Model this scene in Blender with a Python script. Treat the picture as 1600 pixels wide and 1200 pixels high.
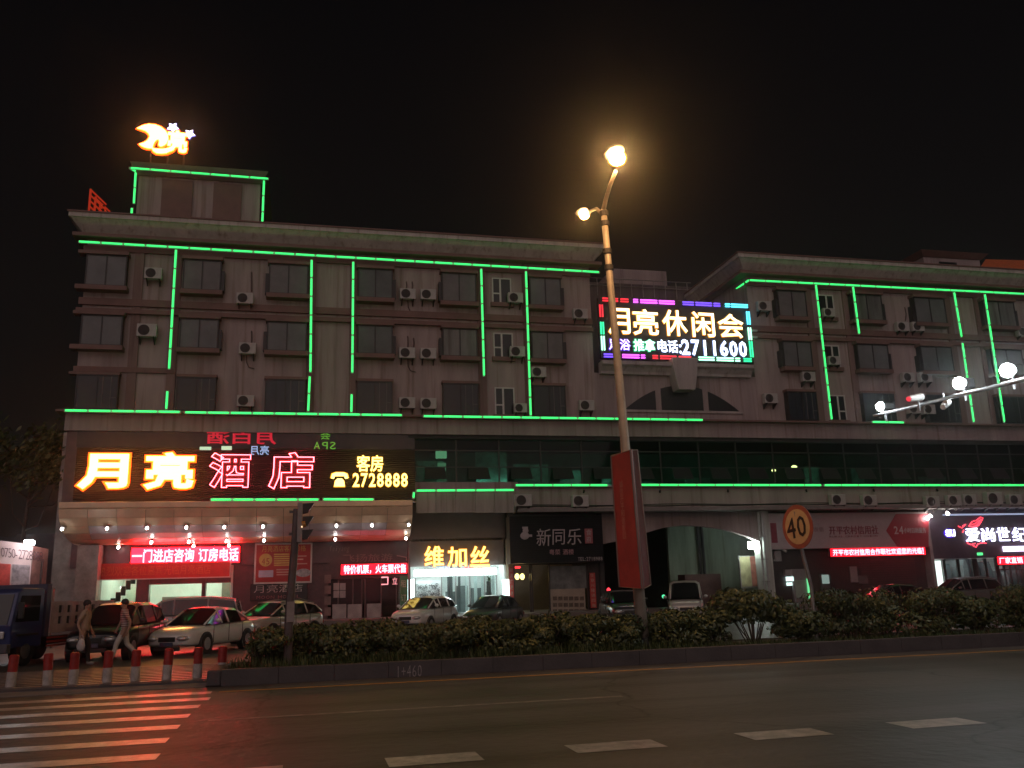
import bpy, bmesh, math, random
from mathutils import Vector, Matrix
random.seed(7)
R = math.radians
for o in list(bpy.data.objects): bpy.data.objects.remove(o)
scn = bpy.context.scene
C = scn.collection

# ------------------------------------------------------------------ camera
F_PX = 1389.75
PITCH, ROLL, YAW = R(13.1303), R(-1.7139), R(13.4148)
EYE = Vector((0, 0, 1.5))
def _axes():
    cy, sy, cp, sp = math.cos(YAW), math.sin(YAW), math.cos(PITCH), math.sin(PITCH)
    right = Vector((cy, -sy, 0)); fwd = Vector((sy*cp, cy*cp, sp)); up = right.cross(fwd)
    c, s = math.cos(ROLL), math.sin(ROLL)
    return c*right + s*up, -s*right + c*up, fwd
RT, UP, FW = _axes()
cam_data = bpy.data.cameras.new('camera')
cam_data.sensor_width = 36; cam_data.lens = 36*F_PX/1600
cam_data.clip_start = 0.1; cam_data.clip_end = 2000
cam = bpy.data.objects.new('camera', cam_data); C.objects.link(cam)
m = Matrix((RT, UP, -FW)).transposed().to_4x4(); m.translation = EYE
cam.matrix_world = m
scn.camera = cam

# ------------------------------------------------------------------ night sky, weak sun lamp, exposure
SUN_AZ, SUN_EL = R(202), R(24)       # soft town glow from behind the camera
w = bpy.data.worlds.new('World'); scn.world = w; w.use_nodes = True
nt = w.node_tree; nt.nodes.clear()
sky = nt.nodes.new('ShaderNodeTexSky'); sky.sky_type = 'NISHITA'; sky.sun_disc = False
sky.sun_elevation = R(1.0); sky.sun_rotation = SUN_AZ
b1 = nt.nodes.new('ShaderNodeBackground'); b1.inputs['Strength'].default_value = 0.0012
b2 = nt.nodes.new('ShaderNodeBackground'); b2.inputs['Color'].default_value = (.0056, .0040, .0045, 1); b2.inputs['Strength'].default_value = 0.62
# town glow: a little brighter and warmer towards the horizon
tcw = nt.nodes.new('ShaderNodeTexCoord'); sxw = nt.nodes.new('ShaderNodeSeparateXYZ'); rpw = nt.nodes.new('ShaderNodeValToRGB')
rpw.color_ramp.elements[0].position = 0.0; rpw.color_ramp.elements[0].color = (.0100, .0072, .0068, 1); rpw.color_ramp.elements[1].position = .62; rpw.color_ramp.elements[1].color = (.0026, .0021, .0025, 1)
nt.links.new(tcw.outputs['Generated'], sxw.inputs[0]); nt.links.new(sxw.outputs[2], rpw.inputs[0]); nt.links.new(rpw.outputs[0], b2.inputs[0])
ad = nt.nodes.new('ShaderNodeAddShader'); ou = nt.nodes.new('ShaderNodeOutputWorld')
nt.links.new(sky.outputs[0], b1.inputs[0]); nt.links.new(b1.outputs[0], ad.inputs[0]); nt.links.new(b2.outputs[0], ad.inputs[1]); nt.links.new(ad.outputs[0], ou.inputs[0])
sl = bpy.data.lights.new('sun', 'SUN'); sl.energy = 0.57; sl.angle = R(85); sl.color = (1, .765, .745)
so = bpy.data.objects.new('sun', sl); C.objects.link(so)
sd = Vector((math.sin(SUN_AZ)*math.cos(SUN_EL), math.cos(SUN_AZ)*math.cos(SUN_EL), math.sin(SUN_EL)))   # towards the light
so.rotation_euler = (-sd).to_track_quat('-Z', 'Y').to_euler(); so.location = (0, -20, 40)
scn.view_settings.view_transform = 'Standard'; scn.view_settings.look = 'None'
scn.view_settings.exposure = 0.0; scn.view_settings.gamma = 1.0; scn.view_settings.use_curve_mapping = False
scn.render.engine = 'CYCLES'
cy = scn.cycles
cy.use_denoising = True; cy.max_bounces = 6; cy.diffuse_bounces = 3; cy.glossy_bounces = 3; cy.transparent_max_bounces = 12; cy.transmission_bounces = 4
cy.sample_clamp_indirect = 4.0; cy.caustics_reflective = False; cy.caustics_refractive = False
try: cy.use_light_tree = True
except Exception: pass

# ------------------------------------------------------------------ pixel of the photograph -> place
def ray(px, py): return RT*((px-800)/F_PX) + UP*((600-py)/F_PX) + FW
def at(px, py, Y):
    d = ray(px, py); return EYE + d*(Y/d.y)
def gr(px, py, z=0.0):
    d = ray(px, py); return EYE + d*((z-EYE.z)/d.z)
def rect(px0, py0, px1, py1, Y):            # world rectangle x0,x1,z0,z1 standing at depth Y
    my, mx = (py0+py1)/2, (px0+px1)/2
    return at(px0, my, Y).x, at(px1, my, Y).x, at(mx, py1, Y).z, at(mx, py0, Y).z
def W(X, Z, Y): return X*Y/46, 1.5+(Z-1.5)*Y/46      # from the wall plane (Y = 46) to depth Y

# ------------------------------------------------------------------ materials
MATS = {}
def mat(name, col, rough=.6, metal=0., var=.18, scale=2.5, bump=0., emit=None, es=0., spec=.5, streak=False, road=False, alpha=None, coat=0., rvar=0.):
    if name in MATS: return MATS[name]
    m = bpy.data.materials.new(name); m.use_nodes = True
    n = m.node_tree.nodes; l = m.node_tree.links
    p = n['Principled BSDF']
    p.inputs['Roughness'].default_value = rough; p.inputs['Metallic'].default_value = metal
    p.inputs['Specular IOR Level'].default_value = spec
    if coat: p.inputs['Coat Weight'].default_value = coat; p.inputs['Coat Roughness'].default_value = .06
    if emit:
        p.inputs['Emission Color'].default_value = (*emit, 1); p.inputs['Emission Strength'].default_value = es
        p.inputs['Base Color'].default_value = (*col, 1)
    else:
        tc = n.new('ShaderNodeTexCoord'); mp = n.new('ShaderNodeMapping')
        if streak: mp.inputs['Scale'].default_value = (1.6, 1.6, .22)
        l.new(tc.outputs['Object'], mp.inputs[0])
        nz = n.new('ShaderNodeTexNoise'); nz.inputs['Scale'].default_value = scale; nz.inputs['Detail'].default_value = 6; nz.inputs['Roughness'].default_value = .65
        l.new(mp.outputs[0], nz.inputs['Vector'])
        rp = n.new('ShaderNodeValToRGB')
        rp.color_ramp.elements[0].position = .3; rp.color_ramp.elements[1].position = .72
        rp.color_ramp.elements[0].color = (*[max(0, c*(1-var)) for c in col], 1)
        rp.color_ramp.elements[1].color = (*[min(1, c*(1+var)) for c in col], 1)
        l.new(nz.outputs[0], rp.inputs[0]); outc = rp.outputs[0]
        def darker(fac, amt):
            mx = n.new('ShaderNodeMix'); mx.data_type = 'RGBA'; mx.blend_type = 'MULTIPLY'; mx.inputs[7].default_value = (*amt, 1)
            l.new(fac, mx.inputs[0]); l.new(outc, mx.inputs[6]); return mx.outputs[2]
        if streak:                                # rain and rust runs
            m3 = n.new('ShaderNodeMapping'); m3.inputs['Scale'].default_value = (2.6, 2.6, .13); l.new(tc.outputs['Object'], m3.inputs[0])
            n3 = n.new('ShaderNodeTexNoise'); n3.inputs['Scale'].default_value = 1.5; n3.inputs['Detail'].default_value = 5; l.new(m3.outputs[0], n3.inputs['Vector'])
            r3 = n.new('ShaderNodeValToRGB'); r3.color_ramp.elements[0].position = .53; r3.color_ramp.elements[1].position = .72; l.new(n3.outputs[0], r3.inputs[0]); outc = darker(r3.outputs[0], (.62, .55, .50))
        if road:                                  # cracks, tar patches and wheel tracks
            dn = n.new('ShaderNodeTexNoise'); dn.inputs['Scale'].default_value = .9; l.new(tc.outputs['Object'], dn.inputs['Vector'])
            av = n.new('ShaderNodeVectorMath'); av.operation = 'ADD'; l.new(tc.outputs['Object'], av.inputs[0]); l.new(dn.outputs['Color'], av.inputs[1])
            vo = n.new('ShaderNodeTexVoronoi'); vo.feature = 'DISTANCE_TO_EDGE'; vo.inputs['Scale'].default_value = .16; l.new(av.outputs[0], vo.inputs['Vector'])
            r4 = n.new('ShaderNodeValToRGB'); r4.color_ramp.elements[0].color = (1, 1, 1, 1); r4.color_ramp.elements[1].color = (0, 0, 0, 1); r4.color_ramp.elements[1].position = .006; l.new(vo.outputs['Distance'], r4.inputs[0]); outc = darker(r4.outputs[0], (.4, .4, .4))
            m5 = n.new('ShaderNodeMapping'); m5.inputs['Scale'].default_value = (.05, .9, 1); l.new(tc.outputs['Object'], m5.inputs[0])
            n5 = n.new('ShaderNodeTexNoise'); n5.inputs['Scale'].default_value = 1.0; n5.inputs['Detail'].default_value = 3; l.new(m5.outputs[0], n5.inputs['Vector'])
            r5 = n.new('ShaderNodeValToRGB'); r5.color_ramp.elements[0].position = .48; r5.color_ramp.elements[1].position = .62; l.new(n5.outputs[0], r5.inputs[0]); outc = darker(r5.outputs[0], (.66, .65, .64))
        l.new(outc, p.inputs['Base Color'])
        if rvar:
            mr = n.new('ShaderNodeMapRange'); mr.inputs['To Min'].default_value = max(0, rough-rvar); mr.inputs['To Max'].default_value = min(1, rough+rvar)
            l.new(nz.outputs[0], mr.inputs[0]); l.new(mr.outputs[0], p.inputs['Roughness'])
        if bump:
            n2 = n.new('ShaderNodeTexNoise'); n2.inputs['Scale'].default_value = scale*14; n2.inputs['Detail'].default_value = 4
            l.new(tc.outputs['Object'], n2.inputs['Vector'])
            bp = n.new('ShaderNodeBump'); bp.inputs['Strength'].default_value = bump; bp.inputs['Distance'].default_value = .02
            l.new(n2.outputs[0], bp.inputs['Height']); l.new(bp.outputs[0], p.inputs['Normal'])
    if alpha is not None: p.inputs['Alpha'].default_value = alpha
    MATS[name] = m
    return m
def glow(name, col, s): return mat(name, (.02, .02, .02), .4, emit=col, es=s)
def glass(name, tint, t=.6, rough=.03):       # thin pane: part mirror, part see-through
    if name in MATS: return MATS[name]
    m = bpy.data.materials.new(name); m.use_nodes = True
    n = m.node_tree.nodes; l = m.node_tree.links; n.clear()
    fr = n.new('ShaderNodeFresnel'); fr.inputs[0].default_value = 1.5
    tr = n.new('ShaderNodeBsdfTransparent'); tr.inputs[0].default_value = (*[c*t for c in tint], 1)
    gl = n.new('ShaderNodeBsdfGlossy'); gl.inputs['Roughness'].default_value = rough; gl.inputs[0].default_value = (.9, .95, .93, 1)
    mx = n.new('ShaderNodeMixShader'); o = n.new('ShaderNodeOutputMaterial')
    ml = n.new('ShaderNodeMath'); ml.operation = 'MULTIPLY'; ml.inputs[1].default_value = .4; l.new(fr.outputs[0], ml.inputs[0])   # mirror share cut so the sun lamp reflects less
    l.new(ml.outputs[0], mx.inputs[0]); l.new(tr.outputs[0], mx.inputs[1]); l.new(gl.outputs[0], mx.inputs[2]); l.new(mx.outputs[0], o.inputs[0])
    MATS[name] = m; return m

wall_m   = mat('wall_tile', (.375, .30, .285), .65, var=.22, scale=.8, streak=True, bump=.15)
wall2_m  = mat('wall_render', (.36, .29, .285), .75, var=.26, scale=.6, streak=True, bump=.2)
trim_m   = mat('brown_trim', (.20, .112, .095), .6, var=.2, scale=1.2)
corn_m   = mat('cream_cornice', (.52, .49, .44), .65, var=.2, scale=.9, streak=True)
pane_m   = mat('dark_pane', (.135, .142, .145), .45, var=.25, scale=.8, spec=.6)
pane2_m  = mat('black_pane', (.016, .017, .02), .3, var=.3, scale=.8, spec=.6)
fram_m   = mat('dark_frame', (.03, .026, .026), .4, var=.2)
whitef_m = mat('white_frame', (.6, .57, .55), .5, var=.1)
acw_m    = mat('ac_white', (.46, .44, .42), .5, var=.12, scale=6)
acg_m    = mat('ac_grille', (.06, .05, .05), .6, var=.2)
steel_m  = mat('galvanised', (.30, .29, .28), .42, .7, var=.2, scale=6)
black_m  = mat('matt_black', (.012, .012, .013), .5, var=.3)
asph_m   = mat('asphalt', (.112, .105, .102), .54, var=.36, scale=.45, bump=.8, rvar=.12, spec=.42, road=True)
pave_m   = mat('paving_stone', (.16, .13, .12), .42, var=.25, scale=2.2, bump=.25, rvar=.1)
conc_m   = mat('concrete', (.22, .2, .19), .8, var=.25, scale=1.6, bump=.4)
paint_m  = mat('road_paint_white', (.54, .49, .45), .34, var=.55, scale=5, rvar=.12)
paintg_m = mat('road_paint_worn', (.27, .25, .23), .6, var=.5, scale=5)
painty_m = mat('road_paint_yellow', (.52, .27, .07), .6, var=.4, scale=5)
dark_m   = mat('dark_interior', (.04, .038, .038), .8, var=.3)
inwall_m = mat('inside_wall', (.62, .66, .6), .7, var=.08)
marble_m = mat('grey_marble', (.30, .27, .25), .25, var=.35, scale=2.0)
maroon_m = mat('maroon_granite', (.09, .04, .045), .28, var=.35, scale=3.5)
red_m    = mat('red_cloth', (.50, .035, .03), .7, var=.15, scale=3)
slat_m   = mat('black_slat', (.055, .04, .036), .3, var=.3, scale=3)
alu_m    = mat('aluminium_panel', (.62, .60, .64), .34, .1, var=.15, scale=1.5)
tan_m    = mat('tan_panel', (.70, .51, .34), .3, .1, var=.15, scale=1.3)

# ------------------------------------------------------------------ mesh building
def wloc(o):
    v = Vector((0, 0, 0))
    while o is not None: v += o.location; o = o.parent
    return v
def tag(o, label=None, cat=None, group=None, kind=None):
    if label: o['label'] = label
    if cat: o['category'] = cat
    if group: o['group'] = group
    if kind: o['kind'] = kind
    return o
def thing(name, label, cat, loc=(0, 0, 0), rz=0, group=None):
    o = bpy.data.objects.new(name, None); C.objects.link(o); o.empty_display_size = .2
    o.location = loc; o.rotation_euler = (0, 0, rz)
    return tag(o, label, cat, group)
class MB:
    def __init__(s): s.v = []; s.f = []
    def add(s, vs, fs):
        b = len(s.v); s.v += [tuple(v) for v in vs]; s.f += [tuple(i+b for i in f) for f in fs]; return s
    def box(s, x0, x1, y0, y1, z0, z1):
        if x1 < x0: x0, x1 = x1, x0
        if y1 < y0: y0, y1 = y1, y0
        if z1 < z0: z0, z1 = z1, z0
        return s.add([(x0,y0,z0),(x1,y0,z0),(x1,y1,z0),(x0,y1,z0),(x0,y0,z1),(x1,y0,z1),(x1,y1,z1),(x0,y1,z1)],
                     [(0,3,2,1),(4,5,6,7),(0,1,5,4),(1,2,6,5),(2,3,7,6),(3,0,4,7)])
    def prism(s, pts, axis, a, b):           # pts 2-D outline; axis 'x': (y,z), 'y': (x,z), 'z': (x,y)
        n = len(pts)
        def p(q, t): return (t, q[0], q[1]) if axis == 'x' else (q[0], t, q[1]) if axis == 'y' else (q[0], q[1], t)
        vs = [p(q, a) for q in pts] + [p(q, b) for q in pts]
        fs = [tuple(range(n)), tuple(range(2*n-1, n-1, -1))] + [(i, i+n, (i+1) % n + n, (i+1) % n) for i in range(n)]
        return s.add(vs, fs)
    def cyl(s, p0, p1, r0, r1=None, n=12):
        if r1 is None: r1 = r0
        p0, p1 = Vector(p0), Vector(p1); d = (p1-p0).normalized()
        u = d.orthogonal().normalized(); v = d.cross(u)
        vs = []
        for p, r in ((p0, r0), (p1, r1)):
            for i in range(n):
                a = 2*math.pi*i/n; vs.append(p + u*(r*math.cos(a)) + v*(r*math.sin(a)))
        fs = [(i, (i+1) % n, (i+1) % n + n, i+n) for i in range(n)] + [tuple(range(n-1, -1, -1)), tuple(range(n, 2*n))]
        return s.add(vs, fs)
    def tube(s, pts, r, n=8):
        pts = [Vector(p) for p in pts]; rs = r if isinstance(r, (list, tuple)) else [r]*len(pts)
        vs = []; u = None
        for k, p in enumerate(pts):
            d = (pts[min(k+1, len(pts)-1)] - pts[max(k-1, 0)]).normalized()
            if u is None: u = d.orthogonal().normalized()
            u = (u - d*u.dot(d)).normalized(); v = d.cross(u)
            for i in range(n):
                a = 2*math.pi*i/n; vs.append(p + u*(rs[k]*math.cos(a)) + v*(rs[k]*math.sin(a)))
        fs = []
        for k in range(len(pts)-1):
            for i in range(n): fs.append((k*n+i, k*n+(i+1) % n, (k+1)*n+(i+1) % n, (k+1)*n+i))
        fs += [tuple(range(n-1, -1, -1)), tuple(range((len(pts)-1)*n, len(pts)*n))]
        return s.add(vs, fs)
    def quad(s, a, b, c, d): return s.add([a, b, c, d], [(0, 1, 2, 3)])
    def ball(s, c, rx, ry, rz, nu=14, nv=8):
        vs = []; fs = []
        for j in range(nv+1):
            t = math.pi*j/nv
            for i in range(nu):
                a = 2*math.pi*i/nu
                vs.append((c[0]+rx*math.sin(t)*math.cos(a), c[1]+ry*math.sin(t)*math.sin(a), c[2]+rz*math.cos(t)))
        for j in range(nv):
            for i in range(nu): fs.append((j*nu+i, (j+1)*nu+i, (j+1)*nu+(i+1) % nu, j*nu+(i+1) % nu))
        return s.add(vs, fs)
    def mesh(s, name, off=(0, 0, 0)):
        me = bpy.data.meshes.new(name)
        me.from_pydata([(v[0]-off[0], v[1]-off[1], v[2]-off[2]) for v in s.v], [], s.f)
        me.update(); return me
    def build(s, name, material, parent=None, smooth=False, bevel=0, local=False, pivot=None):
        off = Vector((0, 0, 0))
        if parent is not None and not local: off = wloc(parent)
        if parent is None and pivot is not None: off = Vector(pivot)
        me = s.mesh(name, off); me.materials.append(material)
        o = bpy.data.objects.new(name, me); C.objects.link(o)
        if parent is not None: o.parent = parent
        elif pivot is not None: o.location = pivot
        if smooth:
            for p in me.polygons: p.use_smooth = True
        if bevel:
            b = o.modifiers.new('bevel', 'BEVEL'); b.width = bevel; b.segments = 2; b.limit_method = 'ANGLE'
        return o
def pxbox(px0, py0, px1, py1, Y0, Y1, mb=None):
    x0, x1, z0, z1 = rect(px0, py0, px1, py1, Y0)
    mb = mb or MB(); return mb.box(x0, x1, Y0, Y1, z0, z1)
def struct(mb, name, material, kind='structure', **k): return tag(mb.build(name, material, **k), kind=kind)
def pcopy(src, parent, name=None):            # copy of one mesh object under another parent, mesh shared
    o = src.copy(); C.objects.link(o); o.parent = parent; return o
def copy_tree(o, parent=None):
    c = o.copy(); C.objects.link(c); c.parent = parent
    for ch in o.children: copy_tree(ch, c)
    return c

# ------------------------------------------------------------------ lettering
_fc = {}
tmp_scene = bpy.data.scenes.new('tmp_text')       # lettering is grown in an empty scene of its own
def glyph(ch, off=0., ext=.03, outline=0.):
    k = (ch, round(off, 4), round(ext, 4), round(outline, 4))
    if k in _fc: return _fc[k]
    cu = bpy.data.curves.new('tmp_text', 'FONT'); cu.body = ch; cu.resolution_u = 2
    if outline: cu.fill_mode = 'NONE'; cu.bevel_depth = outline; cu.bevel_resolution = 0
    else: cu.extrude = ext; cu.offset = min(off, 0)
    if outline and off: cu.offset = off
    o = bpy.data.objects.new('tmp_text', cu); tmp_scene.collection.objects.link(o)
    vl = tmp_scene.view_layers[0]; vl.update(); dg = vl.depsgraph
    me = bpy.data.meshes.new_from_object(o.evaluated_get(dg))
    r = ([tuple(v.co) for v in me.vertices], [tuple(p.vertices) for p in me.polygons])
    if off > .004 and not outline:               # heavier stroke: the face plus a rounded bead along its outline
        cu.extrude = 0; cu.fill_mode = 'NONE'; cu.bevel_depth = off; cu.bevel_resolution = 0; vl.update()
        m2 = bpy.data.meshes.new_from_object(o.evaluated_get(vl.depsgraph)); b_ = len(r[0]); kz = ext/off
        r = (r[0]+[(v.co.x, v.co.y, v.co.z*kz*.8) for v in m2.vertices], r[1]+[tuple(i+b_ for i in p.vertices) for p in m2.polygons]); bpy.data.meshes.remove(m2)
    bpy.data.meshes.remove(me); bpy.data.objects.remove(o); bpy.data.curves.remove(cu)
    _fc[k] = r; return r
def cw(ch): return 1. if ord(ch) > 0x2000 else .36 if ch in ' -:.,!' else .64
def letters(body, r, Y, material, parent, name='letter', off=0., depth=.05, outline=0., rim=None, rimoff=.05, split=True, mirror=False, fit=False, lean=0., rimname='rim'):
    """r = (x0,x1,z0,z1) at depth Y; the lettering faces the road (-Y)."""
    x0, x1, z0, z1 = r; tot = sum(cw(c) for c in body); u = (x1-x0)/tot
    one = MB(); rone = MB(); px = x0; objs = []
    for ch in body:
        wd = cw(ch)*u
        if ch != ' ':
            cjk = ord(ch) > 0x2000
            def place(vs, dy, sc_d):
                vv, _ = glyph(ch, 0, .03)
                xs = [v[0] for v in vv]; ys = [v[1] for v in vv]
                if fit or not cjk:
                    ax0, ax1, ay0, ay1 = min(xs), max(xs), min(ys), max(ys)
                    if not cjk and not fit: ay0, ay1 = (0, .71); pad = .1*(ax1-ax0)+.03; ax0 -= pad; ax1 += pad
                    if ch in '1' and not fit: ax0, ax1 = -.05, .55
                    if ch in '-:.,!' : ax0, ax1 = min(xs)-.08, max(xs)+.08
                else: ax0, ax1, ay0, ay1 = 0., 1., -.11, .87
                out = []
                for v in vs:
                    tx = (v[0]-ax0)/(ax1-ax0); ty = (v[1]-ay0)/(ay1-ay0)
                    if mirror: tx = 1-tx
                    out.append((px+tx*wd+lean*ty*wd, Y+dy-v[2]*sc_d, z0+ty*(z1-z0)))
                return out
            tgt = one if not split else MB()
            vs, fs = glyph(ch, off, .03, outline)
            tgt.add(place(vs, 0, depth/.03*.5), fs)
            lo = None
            if split: lo = tgt.build(name, material, parent); objs.append(lo)
            if rim is not None:  # larger emissive copy behind imitates the bloom round each character
                vs, fs = glyph(ch, off+rimoff, .03)
                tg = rone if not split else MB()
                tg.add(place(vs, depth*.9, depth/.03*.5), fs)
                if split: tg.build(rimname, rim, lo)
        px += wd
    if not split:
        lo = one.build(name, material, parent); objs.append(lo)
        if rim is not None: rone.build(rimname, rim, lo)
    return objs
# ================================================================== SETTING
g = MB().add([(-120, -60, -.03), (160, -60, -.03), (160, 140, -.03), (-120, 140, -.03)], [(0, 1, 2, 3)])
struct(g, 'ground', mat('ground_dark', (.05, .045, .042), .8, var=.3, scale=.2))
road = struct(MB().box(-90, 130, -14, 17.46, -.2, 0), 'road', asph_m)
side_road = struct(MB().box(-90, 130, 20.6, 45.7, -.25, .004), 'side_road', mat('asphalt_forecourt', (.06, .05, .046), .46, var=.3, scale=.6, bump=.4, rvar=.12))
# painted markings: parts of the road
def sheet(x0, x1, y0, y1, z, name, m, parent, skew=0):
    return MB().add([(x0, y0, z), (x1, y0, z), (x1+skew, y1, z), (x0+skew, y1, z)], [(0, 1, 2, 3)]).build(name, m, parent)
for i in range(-2, 20):
    x = .80 + 1.80*i
    sheet(x+random.uniform(-.03, .03), x+.88, 8.57, 9.04, .004, 'lane_dash', paint_m, road)
sheet(-1.12, 4.5, 12.60, 12.74, .004, 'lane_line', paintg_m, road)
sheet(13.5, 19.5, 12.60, 12.74, .004, 'lane_line', paintg_m, road)
sheet(-1.3, 70, 16.36, 16.52, .004, 'edge_line', painty_m, road)
for i, (y0, y1) in enumerate([(9.86, 10.22), (10.95, 11.32), (12.05, 12.42), (13.12, 13.5), (14.2, 14.6), (15.22, 15.62), (16.2, 16.6)]):
    sheet(-16, -1.38+random.uniform(-.05, .05), y0, y1, .004, 'crosswalk_stripe', paint_m, road)
# planted median with stone kerb
med = struct(MB().box(-1.35, 90, 17.72, 20.35, 0, .2), 'planting_bed', mat('bed_soil', (.035, .03, .02), .9, var=.4, scale=4))
kerb_m = mat('kerb_stone', (.085, .074, .074), .62, var=.25, scale=1.5, bump=.3)
kx = -1.35
while kx < 40:                                   # kerb stones, each its own piece
    MB().box(kx, kx+.990, 17.46+random.uniform(-.004, .004), 17.72, 0, .28+random.uniform(-.004, .004)).build('kerb_stone', kerb_m, med, bevel=.006); kx += .995
MB().box(40, 90, 17.46, 17.72, 0, .28).build('kerb_run', kerb_m, med)
MB().box(-1.60, -1.352, 17.5, 20.4, 0, .28).build('kerb_end', kerb_m, med, bevel=.03)
MB().box(-1.6, 90, 20.37, 20.58, 0, .22).build('kerb_back', kerb_m, med)
# bollard strip on the left: low kerb and ribbed paving
pav = struct(MB().box(-60, -1.605, 18.45, 20.59, -.1, .035), 'paved_strip', pave_m)
struct(MB().box(-60, -1.61, 17.47, 18.44, -.1, .012), 'gutter', conc_m)
sk = struct(MB().box(-60, -1.606, 18.30, 18.445, -.1, .05), 'low_kerb', kerb_m)
for i in range(12):
    y = 18.62+i*.42
    MB().box(-16, -1.63 if y < 20.5 else 1.0, y, y+.25, -.05, (.055 if y < 20.5 else .028)).build('paving_strip', pave_m, pav if y < 20.5 else side_road)
# raised pavement in front of the shops
walk = struct(MB().box(-12, 100, 42.6, 46.05, -.1, .45), 'shop_pavement', pave_m)
MB().box(-12, 100, 42.1, 42.6, -.1, .22).build('step', pave_m, walk)
# chalk / spray mark on the kerb: 1+460
letters('1+460', rect(618, 1039, 660, 1058, 17.45), 17.452, mat('spray_mark', (.34, .30, .29), .8, var=.4, scale=20), med, 'lettering', off=-.004, depth=.002, split=False)

# ================================================================== THE BUILDING
B = thing('hotel_building', 'long four-storey pinkish hotel and shop building with cream cornices and box windows', 'building', (15, 46, 0))
def part(mb, name, m, **k): return mb.build(name, m, B, **k)
XL0, XL1, XR0, XR1 = -10.95, 15.72, 25.6, 62
part(MB().box(XL0, XL1, 46, 60, 10.4, 19.7), 'wall', wall_m)
part(MB().box(XR0, XR1, 46, 60, 10.4, 19.7), 'wall', wall_m)
def cornice(x0, x1, left, right):
    def ring(o, z): return [(x0-(o if left else 0), 46-o, z), (x1+(o if right else 0), 46-o, z), (x1+(o if right else 0), 60, z), (x0-(o if left else 0), 60, z)]
    mb = MB(); vs = ring(.12, 19.72)+ring(.72, 20.45)+ring(.80, 20.45)+ring(.80, 20.68)
    fs = [(0, 3, 2, 1)]
    for k in range(3):
        for i in range(4): fs.append((k*4+i, k*4+(i+1) % 4, k*4+4+(i+1) % 4, k*4+4+i))
    fs.append((12, 13, 14, 15)); mb.add(vs, fs); c = part(mb, 'cornice', corn_m)
    MB().box(x0-(.86 if left else 0), x1+(.86 if right else 0), 45.14, 60, 20.684, 20.76).build('cornice_lip', trim_m, c)
    MB().box(x0-(.62 if left else 0), x1+(.62 if right else 0), 45.44, 60, 19.53, 19.716).build('soffit_board', trim_m, c)
cornice(XL0, XL1, True, True); cornice(XR0, XR1, True, False)
# parapet kerb / roof
part(MB().box(XL0, XL1, 47, 60, 20.77, 20.9), 'roof', conc_m)
part(MB().box(XR0, XR1, 47, 60, 20.77, 20.9), 'roof', conc_m)
# floor bands
for (a, b) in ((XL0, XL1), (XR0, XR1)):
    for z0, z1, o in ((18.93, 19.2, .14), (16.06, 16.42, .16), (15.64, 15.86, .24), (12.62, 12.88, .14)):
        if z0 == 12.62 and a > 0: continue
        part(MB().box(a-(o if a < 0 or a > 20 else 0), b if z0 != 12.62 else -6.36, 46-o, 46.01, z0, z1), 'floor_band', trim_m)
# pilasters
for x in (-8.42, -6.58, .22, 2.42, 9.34, 11.92, 29.6, 32.15, 39.4, 41.6):
    part(MB().box(x-.22, x+.22, 45.90, 46.01, 10.4, 19.44), 'pilaster', mat('pilaster', (.23, .15, .135), .65, var=.15, scale=1.2, streak=True))
# box windows
rpane = random.Random(21)
PANES = (pane_m, mat('dark_pane_green', (.10, .118, .112), .4, var=.3, scale=.9), mat('dark_pane_grey', (.155, .15, .15), .5, var=.2, scale=1.4), mat('dark_pane_curtain', (.17, .175, .165), .5, var=.5, scale=1.1, streak=True))
PANE_BLUE = mat('black_pane_blue', (.03, .035, .05), .3, var=.5, scale=1.5, streak=True)
def bay(X0, X1, Z0, Z1, row, wide=0, shade=0):
    Y = 45.55; x0, z0 = W(X0, Z0, Y); x1, z1 = W(X1, Z1, Y); t = .06
    f = MB()
    f.box(x0, x0+t, Y, 46, z0, z1); f.box(x1-t, x1, Y, 46, z0, z1)
    f.box(x0+t, x1-t, Y, 46, z0, z0+t); f.box(x0+t, x1-t, Y, 46, z1-t, z1)
    xm = (x0+x1)/2; f.box(xm-t/2, xm+t/2, Y+.003, Y+.06, z0+t, z1-t)
    wn = part(f, 'window', fram_m)
    kp = rpane.choice((0, 0, 1, 2, 3)); pm = PANES[kp] if row > 1 else (pane2_m, PANE_BLUE)[kp == 3]
    for a, b in ((x0+t, xm-t/2), (xm+t/2, x1-t)):
        MB().box(a, b, Y+.03, Y+.045, z0+t, z1-t).build('pane', pm, wn)
    # curtains or a screen stands just behind: closed back
    MB().box(x0+t, x1-t, Y+.3, Y+.32, z0+t, z1-t).build('blind', mat('blind', (.2, .19, .18), .8, var=.2, scale=2), wn)
    if row > 1:
        MB().box(x0-.10-wide, x1+.10, Y-.13, 46.005, z0-.23, z0-.002).build('sill', trim_m, wn)
        MB().box(x0-.08-wide, x1+.08, Y-.10, 46.005, z1+.002, z1+.17).build('lintel', trim_m, wn)
        sx = x1+.01 if shade > 0 else x0-.17
        if shade: MB().box(sx, sx+.16, Y+.04, 46, z0+.02, z1-.55).build('side_shutter', fram_m, wn)
    else:
        MB().box(x0-.05-wide, x1+.05, Y-.02, 46.005, z1+.002, z1+.14).build('lintel', trim_m, wn)
        for q in (.62, .82):
            xa = x0+(x1-x0)*q; MB().box(xa, xa+.045, Y+.012, Y+.028, z0+t, z1-t).build('sash_bar', mat('sash_grey', (.12, .11, .11), .5), wn)
        MB().box(x0+(x1-x0)*.82+.045, x1-t, Y+.012, Y+.028, z0+.55, z0+.6).build('sash_bar', MATS['sash_grey'], wn)
ROWS = {3: (17.12, 18.78), 2: (14.0, 15.58), 1: (10.78, 12.5)}
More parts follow.
